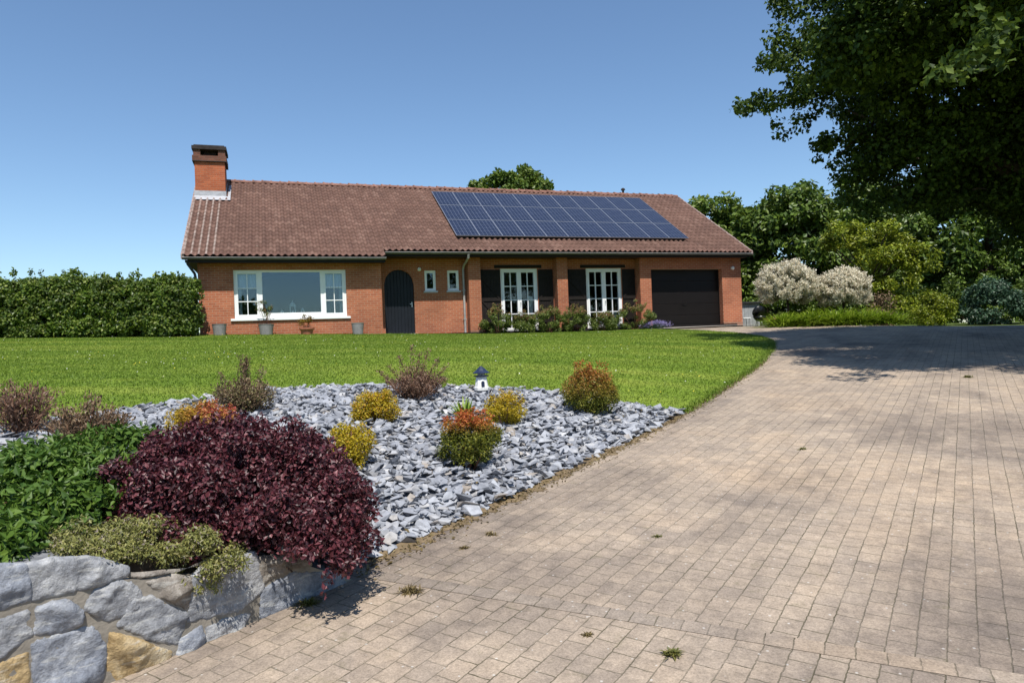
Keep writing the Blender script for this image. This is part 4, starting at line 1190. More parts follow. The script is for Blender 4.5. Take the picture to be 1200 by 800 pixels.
# daylily clumps along the court
for i, (x, y, k, lb) in enumerate(((9.75, 25.35, .85, 'bright green daylily clump nearest the garage'), (10.65, 25.2, 1.0, 'daylily clump second from the garage end of the row'), (11.5, 25.0, 1.05, 'daylily clump in the middle of the row'),
                      (12.3, 24.85, 1.0, 'daylily clump second from the lime green tree'), (13.05, 24.75, .8, 'daylily clump at the end by the brown shrub'))):
    zb = float(drive_z(np.array(x), np.array(y)))
    t = thing('daylily', lb, 'plant', (x, y, zb), 0, 'daylilies along the paved court')
    n = 480
    rt = np.column_stack([R.normal(size=n)*.30*k, R.normal(size=n)*.18*k, np.zeros(n)])
    d = unit(np.column_stack([rt[:, :2]*1.5, np.ones(n)*.5]) + .28*R.normal(size=(n, 3))); d[:, 2] = np.abs(d[:, 2])
    link('foliage', strap_mesh('daylily_leaves', rt, unit(d), .92*k, .036, .62, 5), M['lily_leaf'], t)

# ------------------------------------------------------------------ big maple over the drive
MC = []
for c, r, k, q in (((13.3, 14.1, 10.3), (5.3, 4.5, 4.5), 290, .80), ((6.95, 16.2, 7.9), (.9, 1.3, .65), 12, .34), ((10.2, 16.4, 9.0), (2.2, 1.9, 2.4), 60, .6), ((11.2, 17.2, 7.4), (2.7, 3.4, 1.5), 90, .62), ((11.4, 18.0, 5.9), (2.2, 2.6, 1.1), 60, .55), ((14.5, 16.0, 6.0), (3.6, 4.0, 1.7), 100, .65),
                   ((12.7, 11.4, 9.2), (3.3, 3.5, 2.4), 110, .70), ((10.6, 9.0, 8.2), (2.2, 2.2, 1.7), 60, .62), ((8.1, 10.6, 7.7), (1.6, 2.1, 1.0), 84, .55), ((7.8, 13.6, 8.9), (1.3, 1.6, 1.0), 40, .45), ((7.7, 14.7, 7.5), (1.1, 1.5, .8), 44, .45), ((13.2, 18.5, 5.3), (2.6, 2.2, .9), 46, .5), ((15.8, 18.8, 6.2), (3.2, 2.2, 2.2), 70, .66), ((14.8, 19.4, 4.7), (2.2, 1.7, 1.3), 56, .5)):
    MC.append(blob(c, r, k, q, -.95, .7, inner=.55))
def bough(a, b, n, r):
    a = np.array(a); b = np.array(b); t = R.random(n)[:, None]**.8
    p = a + (b-a)*t + R.normal(size=(n, 3))*np.array([.30, .5, .20])*(1.15-t*.6)
    q = r*(1.25-.55*t[:, 0])*R.uniform(.75, 1.2, n)
    return np.column_stack([p, q, q, q*.6])
for a, bb, n, r in (((9.0, 17.3, 9.9), (6.75, 17.6, 9.75), 16, .42), ((8.9, 17.2, 8.9), (6.55, 17.8, 8.35), 18, .38), ((9.0, 17.8, 7.9), (6.25, 18.2, 7.35), 26, .40), ((7.6, 18.3, 7.3), (7.0, 18.3, 6.9), 6, .28),
                   ((10.0, 18, 6.6), (8.1, 18.0, 6.35), 18, .38), ((10.2, 18, 5.8), (8.25, 18, 5.62), 16, .36), ((10.8, 18, 5.0), (8.9, 18, 4.75), 18, .36), ((11.6, 18, 5.2), (10.0, 18, 4.6), 12, .34), ((7.4, 10.0, 6.0), (5.62, 9.2, 4.72), 20, .22)):
    MC.append(bough(a, bb, n, r))
MC.append(np.array([(13.3, 14.1, 10.3, 4.3, 3.7, 3.4), (8.1, 10.6, 7.7, 1.3, 1.8, .8), (8.1, 10.6, 7.7, 1.2, 1.7, .7), (10.6, 9, 8.2, 1.9, 1.9, 1.3), (10.5, 12.6, 8.6, 2.2, 2.6, 1.4), (10.5, 12.6, 8.6, 2.0, 2.4, 1.2), (7.8, 14.4, 7.7, .9, 1.4, .6)]))
MC = np.concatenate(MC)
mb_ = np.array([13.3, 16.6, 1.1])
t = thing('maple_tree', 'big dark maple spreading its crown over the drive on the right', 'tree', tuple(mb_))
mb = MB(); mb.tube([(0, 0, -.4), (0, 0, .15), (.05, 0, 1.6), (0, .1, 3.4), (.1, 0, 5.2), (-.1, .1, 9)], [.55, .40, .34, .31, .26, .10], 14)
for e in ((-4.6, 1.3, 6.0), (-4.0, .9, 7.6), (-4.2, 1.2, 5.3), (-3.6, 1.2, 4.0), (-1.6, -5.2, 7.6), (-2.6, -7.4, 6.9), (1.5, -1.2, 5.6), (2.6, 3.6, 6.2), (-.8, 5.2, 6.4), (-1, 1, 12.5), (2, -1, 12), (-3, -2, 11)):
    tube_np(mb, (0, .05, R.uniform(2.6, 4.6)), e, .14, .025, .12, 8, 6)
    for k in range(4):
        f_ = R.uniform(.5, .95); p0 = np.array([0, 0, 3.5])*(1-f_)+np.array(e)*f_
        tube_np(mb, p0, p0+R.normal(size=3)*np.array([.8, .8, .5]), .03, .006, .15, 6, 4)
mb.build('trunk', M['bark'], t, smooth=True)
p_, d_, _ = sample_clumps(MC, 400000, .30)
link('crown', leaf_mesh('maple_leaves', p_-mb_, unit(d_+np.array([0, 0, .7])), .108, .094, .12, spread=.9), M['maple_leaf'], t)

# ------------------------------------------------------------------ things beside the garage
q = hw(16.0, 1.6)
t = thing('garden_cabinet', 'grey boarded garden cabinet with a dark flat roof beside the garage', 'cabinet', (q[0]+.15, q[1], 1.8), PHI*.5)
b = MB()
for i in range(6): b.box(-.55+i*.185, -.55+i*.185+.178, 0, .03, .0, 1.12)
b.box(-.55, -.52, .03, .6, 0, 1.12); b.box(.53, .56, .03, .6, 0, 1.12); b.box(-.55, .56, .6, .63, 0, 1.12)
b.build('body', M['grey_wood'], t)
b = MB(); b.box(-.66, .67, -.12, .72, 1.12, 1.19); b.build('roof', M['felt'], t, bevel=.01)
q = hw(16.1, .55)
t = thing('kettle_barbecue', 'black kettle barbecue with its lid tipped open', 'barbecue', (q[0]-.1, q[1], 1.8), PHI)
prof = [(.02, -.24), (.16, -.20), (.26, -.10), (.30, 0)]
MB().lathe(prof, (0, 0, .50), 22).build('bowl', M['black_enamel'], t, smooth=True)
ld = MB().lathe([(.30, 0), (.28, .09), (.19, .19), (.03, .235)], (0, 0, 0), 22).build('lid', M['black_enamel'], t, smooth=True)
ld.location = (.12, .20, .68); ld.rotation_euler = (rad(-62), rad(10), 0)
for a in (90, 210, 330):
    MB().tube([(.2*math.cos(rad(a)), .2*math.sin(rad(a)), .38), (.32*math.cos(rad(a)), .32*math.sin(rad(a)), 0)], .014, 8).build('leg', M['black_enamel'], t)
q = hw(16.55, .15)
t = thing('flower_trough', 'terracotta trough with a trailing green plant beside the barbecue', 'flower pot', (q[0], q[1], 1.78), PHI)
b = MB(); b.add([(-.26, -.17, 0), (.26, -.17, 0), (.26, .17, 0), (-.26, .17, 0), (-.33, -.22, .36), (.33, -.22, .36), (.33, .22, .36), (-.33, .22, .36)], [(0,3,2,1), (0,1,5,4), (1,2,6,5), (2,3,7,6), (3,0,4,7)])
b.box(-.35, .35, -.24, -.20, .34, .40); b.box(-.35, .35, .20, .24, .34, .40); b.box(-.35, -.31, -.20, .20, .34, .40); b.box(.31, .35, -.20, .20, .34, .40)
b.build('pot', M['terracotta'], t)
MB().box(-.30, .30, -.19, .19, .28, .345).build('earth', M['soil'], t)
cl = blob((.18, 0, .42), (.25, .2, .20), 14, .09, -.6); cl = np.concatenate([cl, blob((.36, -.12, .28), (.10, .1, .2), 6, .07, -.9)])
p_, d_, _ = sample_clumps(cl, 700, .3)
link('foliage', leaf_mesh('trough_leaves', p_, d_, .055, .03), M['rose_leaf'], t)
q = hw(15.35, .75)
t = thing('stool', 'small white topped stool against the end pier of the garage', 'stool', (q[0], q[1], 1.78), PHI)
b = MB(); b.box(-.19, .19, -.16, .16, .44, .48); b.build('seat', M['white_wood'], t, bevel=.008)
for sx in (-1, 1):
    for sy in (-1, 1): MB().tube([(sx*.15, sy*.12, .44), (sx*.17, sy*.14, 0)], .015, 8).build('leg', M['pot_grey'], t)

# ------------------------------------------------------------------ rockery shrubs
def P3(x, y): return np.array([x, y, gp(x, y)])
# big purple barberry hanging over the wall
b0 = P3(-1.75, 4.75)
cl = np.concatenate([np.array([(-1.85, 4.70, .60, .76, .68, .42), (-1.85, 4.66, .58, .62, .60, .36), (-1.32, 4.42, .50, .36, .36, .32), (-1.32, 4.40, .50, .36, .36, .32), (-1.20, 4.16, .42, .20, .2, .2)]), blob((-1.15, 4.04, .37), (.17, .16, .13), 22, .06, -.9, inner=.6), blob((-1.85, 4.70, .60), (.80, .72, .44), 150, .12, -.6, .85, inner=.7), blob((-1.30, 4.42, .50), (.40, .40, .36), 46, .10, -.7, .85, inner=.75), blob((-1.17, 4.22, .40), (.22, .26, .20), 20, .08, -.9, inner=.6), blob((-2.22, 4.60, .68), (.46, .45, .40), 36, .10, -.7, inner=.8),
                     blob((-1.85, 4.70, .66), (.74, .64, .47), 110, .05, .05, 1.5, inner=.98)])
cl[:, :3] = cl[:, :3]*.86 + np.array([0, 0, 1.6])*.14; cl[:, 3:] *= .86
b0 = P3(-1.70, 4.25)
bar = shrub('barberry_shrub', 'large rounded dark purple shrub spilling over the end of the stone wall', b0, cl, 88000, .027, .0175, 'purple_leaf', stems=16, up=.6, shell=.55, keep=lambda p: (p[:, 2] > .575 + .045*R.random(len(p))) | (p[:, 0] > -.97+.06*R.random(len(p))) & (p[:, 2] > .37), tintf=lambda p, d: (((p[:, 0]+1.83)/.10)**2 + ((p[:, 2]-.70)/.09)**2 < 1)*(p[:, 1] < 3.75)*(R.random(len(p)) < .7)*1.0)

# fresh green leafy clump above the wall
b0 = P3(-2.85, 4.1)
cl = np.concatenate([blob((-2.95, 4.15, .87), (.85, .62, .19), 70, .10, -.4, inner=.75), blob((-2.65, 4.05, .84), (.40, .42, .20), 34, .09, -.6, inner=.7), blob((-2.78, 4.75, .94), (.42, .4, .16), 28, .09, -.4, inner=.7), blob((-3.9, 3.9, .92), (.6, .7, .22), 30, .11, -.4), blob((-2.75, 3.62, .80), (.75, .32, .15), 40, .09, -.6), blob((-2.38, 3.75, .76), (.25, .28, .13), 18, .08, -.6), blob((-3.5, 3.2, .86), (.6, .5, .16), 26, .09, -.5), blob((-2.62, 3.12, .84), (.50, .36, .11), 44, .08, -.7), blob((-2.35, 2.92, .82), (.26, .22, .07), 20, .07, -.7)])
shrub('leafy_plant', 'fresh green leafy clump left of the dark purple shrub', b0, cl, 44000, .052, .025, 'green_plant_leaf', cat='plant', stems=24, twig='twig', up=.9, shell=.2)

# grey green creeper trailing over the wall top
b0 = P3(-1.95, 3.3)
cl = np.concatenate([blob((-1.75, 3.36, .71), (.30, .20, .11), 40, .06, -.6, inner=.6), blob((-1.55, 3.40, .63), (.22, .18, .12), 26, .055, -.9, inner=.6), blob((-1.98, 3.22, .77), (.20, .18, .06), 20, .05, -.6, inner=.6), blob((-1.55, 3.32, .56), (.16, .06, .09), 12, .045, -.9, inner=.6)])
_wa = np.array([-1.77, 3.02]); _wd = np.array([.63, .78])/np.hypot(.63, .78); _wn = np.array([_wd[1], -_wd[0]])
ex = []
for s_ in np.linspace(-.10, .42, 30):
    q_ = _wa + _wd*s_ - _wn*R.uniform(.05, .45); ex.append((q_[0], q_[1], gp(q_[0], q_[1])+R.uniform(.0, .035), .075, .075, .04))
for s_ in np.linspace(-1.4, -.36, 36):
    q_ = _wa + _wd*s_ - _wn*R.uniform(.10, .55); ex.append((q_[0], q_[1], gp(q_[0], q_[1])+R.uniform(.0, .03), .085, .085, .03))
cl = np.concatenate([cl, np.array(ex)])
t = shrub('creeper', 'low grey green creeping plant trailing over the wall top', b0, cl, 32000, .020, .008, 'creeper_leaf', cat='plant', stems=14, twig='twig', up=.9, shell=.1)

def upright(name, label, x, y, w, h, mat, nst, nleaf, L, W, twig='twig', spires=(), tintf=None, sp=.12, group=None):
    """upright twiggy shrub: many stems fanning from the base with small leaves along them"""
    b0 = P3(x, y)
    t = thing(name, label, 'shrub', tuple(b0), 0, group)
    mb = MB(); ps = []; ax = []
    ends = []
    for i in range(nst):
        a = R.uniform(0, 2*PI); rr = w*.5*math.sqrt(R.random())
        hh = h*(.62+.38*R.random())*(1-.35*(rr/(w*.5))**2)
        ends.append((rr*math.cos(a), rr*math.sin(a)*.9, hh))
    ends += [(sx, sy, sh) for sx, sy, sh in spires]
    for e in ends:
        tube_np(mb, (e[0]*.15, e[1]*.15, -.03), e, .006, .002, .08, 5, 4)
        m_ = int(nleaf/len(ends)*(2.2 if e in spires else 1))
        tt = .18+.82*R.random(m_)**.75
        ps.append(np.array(e)*tt[:, None]*np.array([1, 1, 1]) + R.normal(size=(m_, 3))*np.array([sp, sp, sp*.6])*.28*(1.15-.75*tt[:, None])*(.55 if e in spires else 1))
        ax.append(np.tile(unit(np.array([e]))[0]+np.array([0, 0, .4]), (m_, 1)))
    mb.build('stem', M[twig], t, smooth=True)
    ps = np.concatenate(ps); ax = np.concatenate(ax)
    tint = tintf(ps, None) if tintf else None
    link('foliage', leaf_mesh(name+'_leaves', ps, rdir(len(ps))*.7+np.array([0, 0, .4]), L, W, .15, ax, tint), M[mat], t)
    return t
G_ = 'small shrubs planted in the slate bed'
upright('heath_shrub', 'bushy brown shrub behind the green leafy clump at the left edge', -3.25, 5.35, .62, .46, 'brown_leaf', 60, 5200, .030, .013, group=G_, sp=.22)
upright('heath_shrub', 'brown twiggy shrub at the far left margin of the slate', -4.1, 5.9, .6, .5, 'rust_leaf', 50, 3600, .030, .013, group=G_, sp=.22)
upright('heath_shrub', 'tan brown shrub with tall dark spires beside the orange shrub', -2.66, 7.0, .64, .40, 'brown_leaf', 70, 6000, .028, .013, twig='twig_dark', spires=((-.02, 0, .58), (.02, .03, .55), (-.24, 0, .42), (.01, -.02, .50), (.18, .04, .46), (.03, .01, .57)), group=G_, sp=.26, tintf=lambda p, d: (R.random(len(p)) < .35)*(p[:, 2] < .3)*.8)
upright('heath_shrub', 'reddish brown twiggy shrub with bare upright shoots by the lawn edge', -1.16, 8.35, .82, .42, 'rust_leaf', 80, 6400, .028, .012, twig='twig', spires=((-.02, 0, .66), (.16, .02, .58), (.28, 0, .48), (-.18, .05, .52), (-.30, 0, .42), (.06, 0, .54), (.38, 0, .40), (-.42, .02, .36)), group=G_, sp=.24)
def dome(name, label, x, y, w, h, mat, n, L, W, r=.055, k=46, tintf=None, dp=1.0, up=.7, group=G_, extra=None):
    b0 = P3(x, y)
    cl = blob((x, y, b0[2]+h*.5), (w*.5, w*.5*dp, h*.52), k, r*1.2, -.95, .95, inner=.6)
    spk = blob((x, y, b0[2]+h*.55), (w*.5, w*.5*dp, h*.55), int(k*.7), r*.4, -.3, 1.8, inner=.97)
    core = np.array([(x, y, b0[2]+h*.5, w*.42, w*.42*dp, h*.46)]*3) if extra is None else np.zeros((0, 6))
    cl = np.concatenate([core, cl, spk]+([extra, extra] if extra is not None else []))
    return shrub(name, label, b0, cl, int(n*1.6), L*.85, W*.85, mat, group=group, tintf=tintf, stems=10, twig='twig', up=up, shell=.25)
zb = gp(-2.7, 6.15)
dome('spirea_shrub', 'orange and crimson shrub half hidden behind the dark purple shrub', -2.70, 6.1, .54, .27, 'orange_leaf', 5200, .034, .014, tintf=lambda p, d: np.clip((p[:, 0]+2.80)*4.2, 0, 1)*np.clip((p[:, 2]-zb-.05)*6, 0, 1)*(R.random(len(p)) < .85))
# golden shrub in two lobes
zc = gp(-1.39, 7.15)
ex_ = np.concatenate([np.array([(-1.50, 7.12, zc+.15, .12, .12, .15), (-1.27, 7.12, zc+.15, .12, .12, .15), (-1.385, 7.14, zc+.24, .11, .11, .08)]*2), blob((-1.50, 7.12, zc+.16), (.13, .13, .17), 16, .045, -.9, inner=.7), blob((-1.27, 7.12, zc+.16), (.13, .13, .17), 16, .045, -.9, inner=.7)])
dome('golden_shrub', 'golden yellow shrub in two lobes in front of the reddish twiggy shrub', -1.39, 7.2, .44, .32, 'gold_leaf', 5200, .026, .012, r=.04, k=14, tintf=lambda p, d: (R.random(len(p)) < .3)*1.0, extra=ex_)
dome('golden_shrub', 'bright yellow shrub half behind the top right of the dark purple shrub', -1.33, 5.75, .40, .33, 'gold_leaf', 5000, .026, .012, r=.045, k=30, tintf=lambda p, d: (R.random(len(p)) < .12)*1.0)
dome('golden_shrub', 'yellow shrub in front of the lighthouse ornament', -.09, 7.5, .42, .36, 'gold_leaf', 5000, .028, .012, r=.045, k=34, tintf=lambda p, d: np.clip((p[:, 2]-gp(-.09, 7.5)-.1)*3, 0, 1)*(R.random(len(p)) < .5))
zh = gp(-.39, 6.1)
dome('spirea_shrub', 'rounded olive green shrub with a red top in the middle of the slate', -.39, 6.1, .54, .46, 'bicolour_leaf', 8200, .030, .013, r=.055, k=60, tintf=lambda p, d: np.clip((p[:, 2]-zh-.30)*9, 0, 1)*(R.random(len(p)) < .92))
zi = gp(.88, 8.2)
dome('spirea_shrub', 'taller olive and rust red shrub at the right by the lawn edge', .88, 8.25, .64, .56, 'bicolour_leaf', 9000, .034, .013, r=.06, k=70, tintf=lambda p, d: np.clip((p[:, 2]-zi-.18)*2.3, 0, 1)*(R.random(len(p)) < .8)*.9)
# small broad leaved plant
b0 = P3(-.53, 7.55)
t = thing('bulb_plant', 'small fresh green upright plant behind the red topped shrub', 'plant', tuple(b0), 0, G_)
n = 34; rt = np.column_stack([R.normal(size=n)*.025, R.normal(size=n)*.025, np.zeros(n)]); d = unit(np.column_stack([rt[:, :2]*9, np.ones(n)*.7]) + .15*R.normal(size=(n, 3)))
link('foliage', strap_mesh('bulb_leaves', rt, d, .30, .035, .3, 5), M['lily_leaf'], t)

# ------------------------------------------------------------------ lighthouse ornament
b0 = P3(-.40, 8.85)
t = thing('lighthouse_ornament', 'small white lighthouse ornament with a dark blue roof standing in the slate', 'garden ornament', (b0[0], b0[1], b0[2]+.075), .25)
t.scale = (1.08, 1.08, .98)
MB().lathe([(.085, -.02), (.088, .02), (.080, .03), (.062, .155)], n=8).build('tower', M['ornament_white'], t, bevel=.004)
MB().prism([(-.018, .03), (.018, .03), (.018, .085), (.012, .098), (0, .104), (-.012, .098), (-.018, .085)], -.088, -.06).build('door', M['ornament_blue'], t)
b = MB(); b.lathe([(.078, .155), (.086, .16), (.086, .172), (.05, .175)], n=16); b.build('gallery', M['ornament_blue'], t)
MB().lathe([(.042, .172), (.042, .205)], n=8).build('lantern', M['ornament_white'], t)
MB().lathe([(.098, .198), (.10, .205), (.066, .232), (.040, .262), (.030, .268), (.016, .285), (.002, .292)], n=18).build('roof', M['ornament_blue'], t, smooth=False)

# ------------------------------------------------------------------ stone retaining wall
WA = np.array([-1.77, 3.02]); WD = np.array([.63, .78]); WD /= np.linalg.norm(WD); WN = np.array([WD[1], -WD[0]])
wt_ = thing('stone_wall', 'low retaining wall of blue grey boulders set in mortar below the purple shrub', 'wall', (WA[0], WA[1], .2), math.atan2(WD[1], WD[0]))
# local axes: x along the wall, -y outwards (towards the drive), z up from .2
prof_s = [-2.2, -1.2, -.5, -.2, .08, .4, .7, .95, 1.15, 1.32]
prof_z = [.90, .86, .80, .76, .66, .58, .56, .50, .39, .30]
vs = []; fs = []
ss = np.linspace(-2.2, 1.32, 60)
for s in ss:
    zt = np.interp(s, prof_s, prof_z)-.2 - .03
    vs += [(s, -.012, -.35), (s, -.006, zt), (s, .30, zt+.0), (s, .34, -.35)]
for i in range(len(ss)-1):
    q = 4*i
    fs += [(q, q+4, q+5, q+1), (q+1, q+5, q+6, q+2), (q+2, q+6, q+7, q+3)]
fs += [(0, 1, 2, 3), tuple(4*(len(ss)-1)+k for k in (3, 2, 1, 0))]
MB().add(vs, fs).build('mortar', M['mortar'], wt_)
ST = [
 ('stone_grey', [(-.27,.785),(-.17,.785),(-.04,.75),(.08,.68),(.07,.64),(-.05,.635),(-.17,.635),(-.27,.645)]),
 ('stone_grey', [(-.05,.625),(.07,.632),(.12,.60),(.145,.54),(.12,.485),(0,.475),(-.085,.555)]),
 ('stone_blue', [(-.26,.62),(-.15,.615),(-.095,.555),(-.10,.495),(-.18,.485),(-.27,.505)]),
 ('stone_blue', [(-.27,.475),(-.06,.468),(-.015,.37),(-.03,.25),(-.09,.20),(-.27,.20)]),
 ('stone_grey', [(.12,.54),(.19,.525),(.335,.40),(.285,.275),(.17,.335),(.035,.44)]),
 ('stone_yellow', [(.015,.42),(.12,.355),(.255,.255),(.23,.17),(.07,.15),(-.01,.28)]),
 ('stone_brown', [(.165,.60),(.30,.585),(.375,.55),(.365,.465),(.34,.415),(.22,.51)]),
 ('stone_grey', [(.385,.545),(.48,.60),(.69,.575),(.725,.40),(.60,.335),(.35,.365)]),
 ('stone_grey', [(.43,.315),(.61,.32),(.66,.30),(.60,.22),(.43,.21)]),
 ('stone_blue', [(.30,.30),(.41,.33),(.42,.22),(.27,.19)]),
 ('stone_blue', [(.74,.40),(.92,.43),(1.02,.40),(1.20,.35),(1.22,.24),(.94,.22),(.73,.25)]),
 ('stone_brown', [(.71,.555),(.90,.535),(1.0,.49),(1.02,.43),(.92,.445),(.74,.415)]),
 ('stone_brown', [(.08,.665),(.16,.64),(.38,.60),(.46,.625),(.30,.60),(.14,.615)]),
 # beyond the left edge of the photograph
 ('stone_blue', [(-.62,.82),(-.45,.825),(-.29,.785),(-.29,.655),(-.48,.63),(-.64,.66)]),
 ('stone_grey', [(-.66,.63),(-.48,.61),(-.30,.62),(-.29,.51),(-.42,.45),(-.65,.47)]),
 ('stone_yellow', [(-.63,.45),(-.45,.43),(-.31,.45),(-.30,.25),(-.45,.16),(-.65,.18)]),
 ('stone_grey', [(-1.05,.85),(-.80,.85),(-.66,.81),(-.67,.62),(-.9,.58),(-1.08,.63)]),
 ('stone_blue', [(-1.1,.60),(-.9,.56),(-.69,.60),(-.68,.40),(-.9,.33),(-1.1,.36)]),
 ('stone_brown', [(-1.1,.33),(-.9,.30),(-.68,.37),(-.67,.15),(-.9,.10),(-1.1,.10)]),
 ('stone_blue', [(-1.6,.87),(-1.3,.87),(-1.09,.85),(-1.1,.52),(-1.35,.45),(-1.62,.50)]),
 ('stone_grey', [(-1.6,.47),(-1.35,.42),(-1.13,.48),(-1.12,.10),(-1.4,.05),(-1.62,.08)]),
 ('stone_grey', [(-2.15,.9),(-1.9,.9),(-1.64,.87),(-1.65,.45),(-1.9,.38),(-2.15,.42)]),
 ('stone_blue', [(-2.15,.38),(-1.9,.34),(-1.66,.41),(-1.65,.06),(-1.9,0),(-2.15,.02)]),
]
from mathutils import noise as mnoise
from mathutils.geometry import delaunay_2d_cdt
def seg_dist(p, poly):
    a = poly; b_ = np.roll(poly, -1, 0); ab = b_-a
    t_ = np.clip(((p[:, None]-a[None])*ab[None]).sum(-1)/np.maximum((ab*ab).sum(-1), 1e-9)[None], 0, 1)
    return np.sqrt((((a[None]+ab[None]*t_[..., None])-p[:, None])**2).sum(-1)).min(1)
def inside(p, poly):
    x, y = p[:, 0], p[:, 1]; r_ = np.zeros(len(p), bool)
    for k in range(len(poly)):
        x1, y1 = poly[k]; x2, y2 = poly[(k+1) % len(poly)]
        cnd = ((y1 > y) != (y2 > y)) & (x < (x2-x1)*(y-y1)/(y2-y1+1e-12)+x1)
        r_ ^= cnd
    return r_
for mt, poly in ST:
    P_ = np.array(poly, float)
    c = P_.mean(0); P_ = c + (P_-c)*1.165
    cyc = np.vstack([P_, P_[:1]])
    s_ = np.concatenate([[0], np.cumsum(np.linalg.norm(np.diff(cyc, axis=0), axis=1))])
    m_ = int(s_[-1]/.018)
    tt = np.linspace(0, s_[-1], m_, endpoint=False)
    out_ = np.column_stack([np.interp(tt, s_, cyc[:, 0]), np.interp(tt, s_, cyc[:, 1])])
    out_ = (np.roll(out_, 1, 0)+2*out_+np.roll(out_, -1, 0))/4
    seedv = Vector((R.uniform(0, 50), R.uniform(0, 50), 0))
    out_ = out_ + np.array([[mnoise.noise(Vector((q[0]*22, q[1]*22, 1))+seedv), mnoise.noise(Vector((q[0]*22, q[1]*22, 7))+seedv)] for q in out_])*.007
    lo, hi = out_.min(0), out_.max(0)
    cand = np.stack(np.meshgrid(np.arange(lo[0], hi[0], .011), np.arange(lo[1], hi[1], .011)), -1).reshape(-1, 2)
    cand = cand + R.uniform(-.0045, .0045, cand.shape)
    cand = cand[inside(cand, out_)]; cand = cand[seg_dist(cand, out_) > .007]
    allp = np.vstack([out_, cand])
    res = delaunay_2d_cdt([Vector(q) for q in allp], [], [list(range(m_))], 1, 1e-6)
    vv = np.array([q[:] for q in res[0]]); tri = [f_ for f_ in res[2] if len(f_) == 3]
    ds_ = seg_dist(vv, out_)
    # a few broken planes, the lowest of them wins: a chiselled face
    hgt_ = np.full(len(vv), .052+.012*R.random())
    ext = (hi-lo)
    for k in range(7):
        g_ = R.normal(size=2)*.30; pc = lo+ext*R.uniform(.15, .85, 2)
        hgt_ = np.minimum(hgt_, .050+.012*R.random() + (vv-pc)@g_)
    hgt_ = np.maximum(hgt_, .016)
    edge = np.clip(ds_/.030, 0, 1); edge = np.sqrt(1-(1-edge)**2)
    nz = np.array([mnoise.fractal(Vector((q[0]*14, q[1]*14, 2))+seedv, .8, 2.1, 5) for q in vv])*.006 - np.abs(np.array([mnoise.noise(Vector((q[0]*16, q[1]*16, 9))+seedv) for q in vv]))*.010
    yv = -(-.004 + (hgt_+nz+.004)*edge)
    yv = np.where(ds_ < 1e-5, .012, yv)
    so = MB().add([(q[0], y_, q[1]-.2) for q, y_ in zip(vv, yv)], [tuple(f_) for f_ in tri]).build('stone', M[mt], wt_, smooth=True)
    if mt == 'stone_yellow' and poly[0][0] > -.3: so['label'] = 'ochre yellow boulder near the foot of the wall'

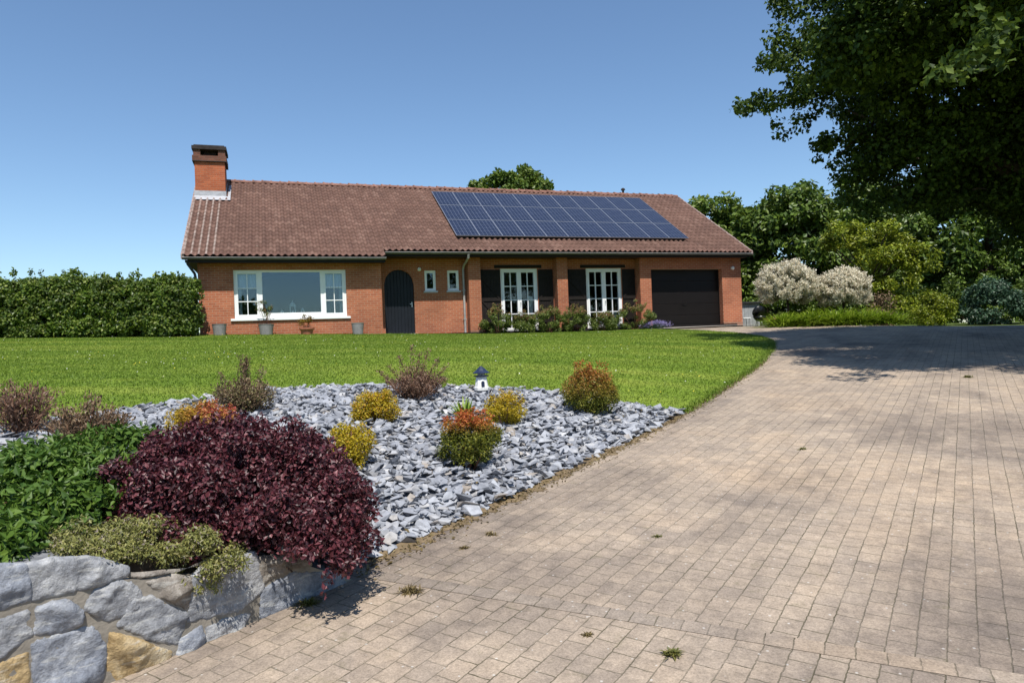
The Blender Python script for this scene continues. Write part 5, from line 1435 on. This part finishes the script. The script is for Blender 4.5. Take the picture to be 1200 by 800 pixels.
# ------------------------------------------------------------------ weeds in the joints of the drive
WEEDS = [(-.60, 3.82, .075, 'dry_weed', 'dry brownish weed tuft on the drive in front of the purple shrub', 130), (-.19, 4.68, .05, 'dry_weed', 'small flat weed in a paver joint near the slate edge', 70),
         (.88, 4.52, .035, 'weed', 'tiny dark weed alone in the middle of the drive', 50), (.64, 3.07, .06, 'weed', 'green weed at the bottom of the photo below the laid course', 110),
         (2.71, 6.72, .05, 'weed', 'yellow green weed alone on the upper drive', 60), (-1.12, 3.72, .07, 'weed', 'green weed at the foot of the stone wall', 120), (.30, 3.27, .035, 'dry_weed', 'small brown weed beside the laid course', 40),
         (-.35, 4.45, .04, 'dry_weed', 'low brown weed close to the corner of the slate', 60), (7.05, 11.0, .10, 'weed', 'largest weed tuft, at the right beside the edge of the tree shadow', 140)]
for x, y, h, mt, lb, n in WEEDS:
    h *= .5
    z = float(drive_z(np.array(x), np.array(y)))+.004
    t = thing('weed_tuft', lb, 'weed', (x, y, z), 0, 'weeds in the joints of the drive')
    rt = np.column_stack([R.normal(size=n)*h*.55, R.normal(size=n)*h*.35, np.zeros(n)])
    d = unit(np.column_stack([rt[:, :2]*7, np.ones(n)*.5]) + .4*R.normal(size=(n, 3))); d[:, 2] = np.abs(d[:, 2])
    link('blades', strap_mesh('weed_blades', rt, unit(d), h*1.25, .006, .6, 3), M[mt], t)

# ------------------------------------------------------------------ camera, light, sky
cam = bpy.data.cameras.new('camera'); co = bpy.data.objects.new('camera', cam); COL.objects.link(co)
co.location = (0, 0, 1.6); co.rotation_euler = (PI/2, .038, 0)
cam.sensor_width = 36; cam.lens = 36*830/1200; cam.clip_end = 3000; cam.clip_start = .05
scene.camera = co
SUN_EL = rad(61); sd = np.array([.20, -.98]); sd /= np.linalg.norm(sd)
sv = Vector((sd[0]*math.cos(SUN_EL), sd[1]*math.cos(SUN_EL), math.sin(SUN_EL)))
sl_ = bpy.data.lights.new('sun', 'SUN'); sl_.energy = 4.9; sl_.angle = rad(.53); sl_.color = (1, .955, .88)
so = bpy.data.objects.new('sun', sl_); COL.objects.link(so); so.location = (5, -10, 30); so.rotation_euler = sv.to_track_quat('Z', 'Y').to_euler()
wd_ = bpy.data.worlds.new('World'); scene.world = wd_; wd_.use_nodes = True
nt = wd_.node_tree; nt.nodes.clear()
sky = nt.nodes.new('ShaderNodeTexSky'); sky.sky_type = 'NISHITA'; sky.sun_disc = False
sky.sun_elevation = SUN_EL; sky.sun_rotation = math.atan2(sd[0], sd[1]); sky.altitude = 100; sky.air_density = 1.0; sky.dust_density = .3; sky.ozone_density = 1.5
bg_ = nt.nodes.new('ShaderNodeBackground'); bg_.inputs[1].default_value = .108
wo = nt.nodes.new('ShaderNodeOutputWorld')
nt.links.new(mix(nt, 1.0, sky.outputs[0], (.885, 1.0, 1.08), 'MULTIPLY'), bg_.inputs[0]); nt.links.new(bg_.outputs[0], wo.inputs[0])
vs_ = scene.view_settings
vs_.view_transform = 'Standard'; vs_.look = 'None'; vs_.gamma = 1; vs_.exposure = .40; vs_.use_curve_mapping = False
scene.cycles.max_bounces = 8; scene.cycles.transparent_max_bounces = 12
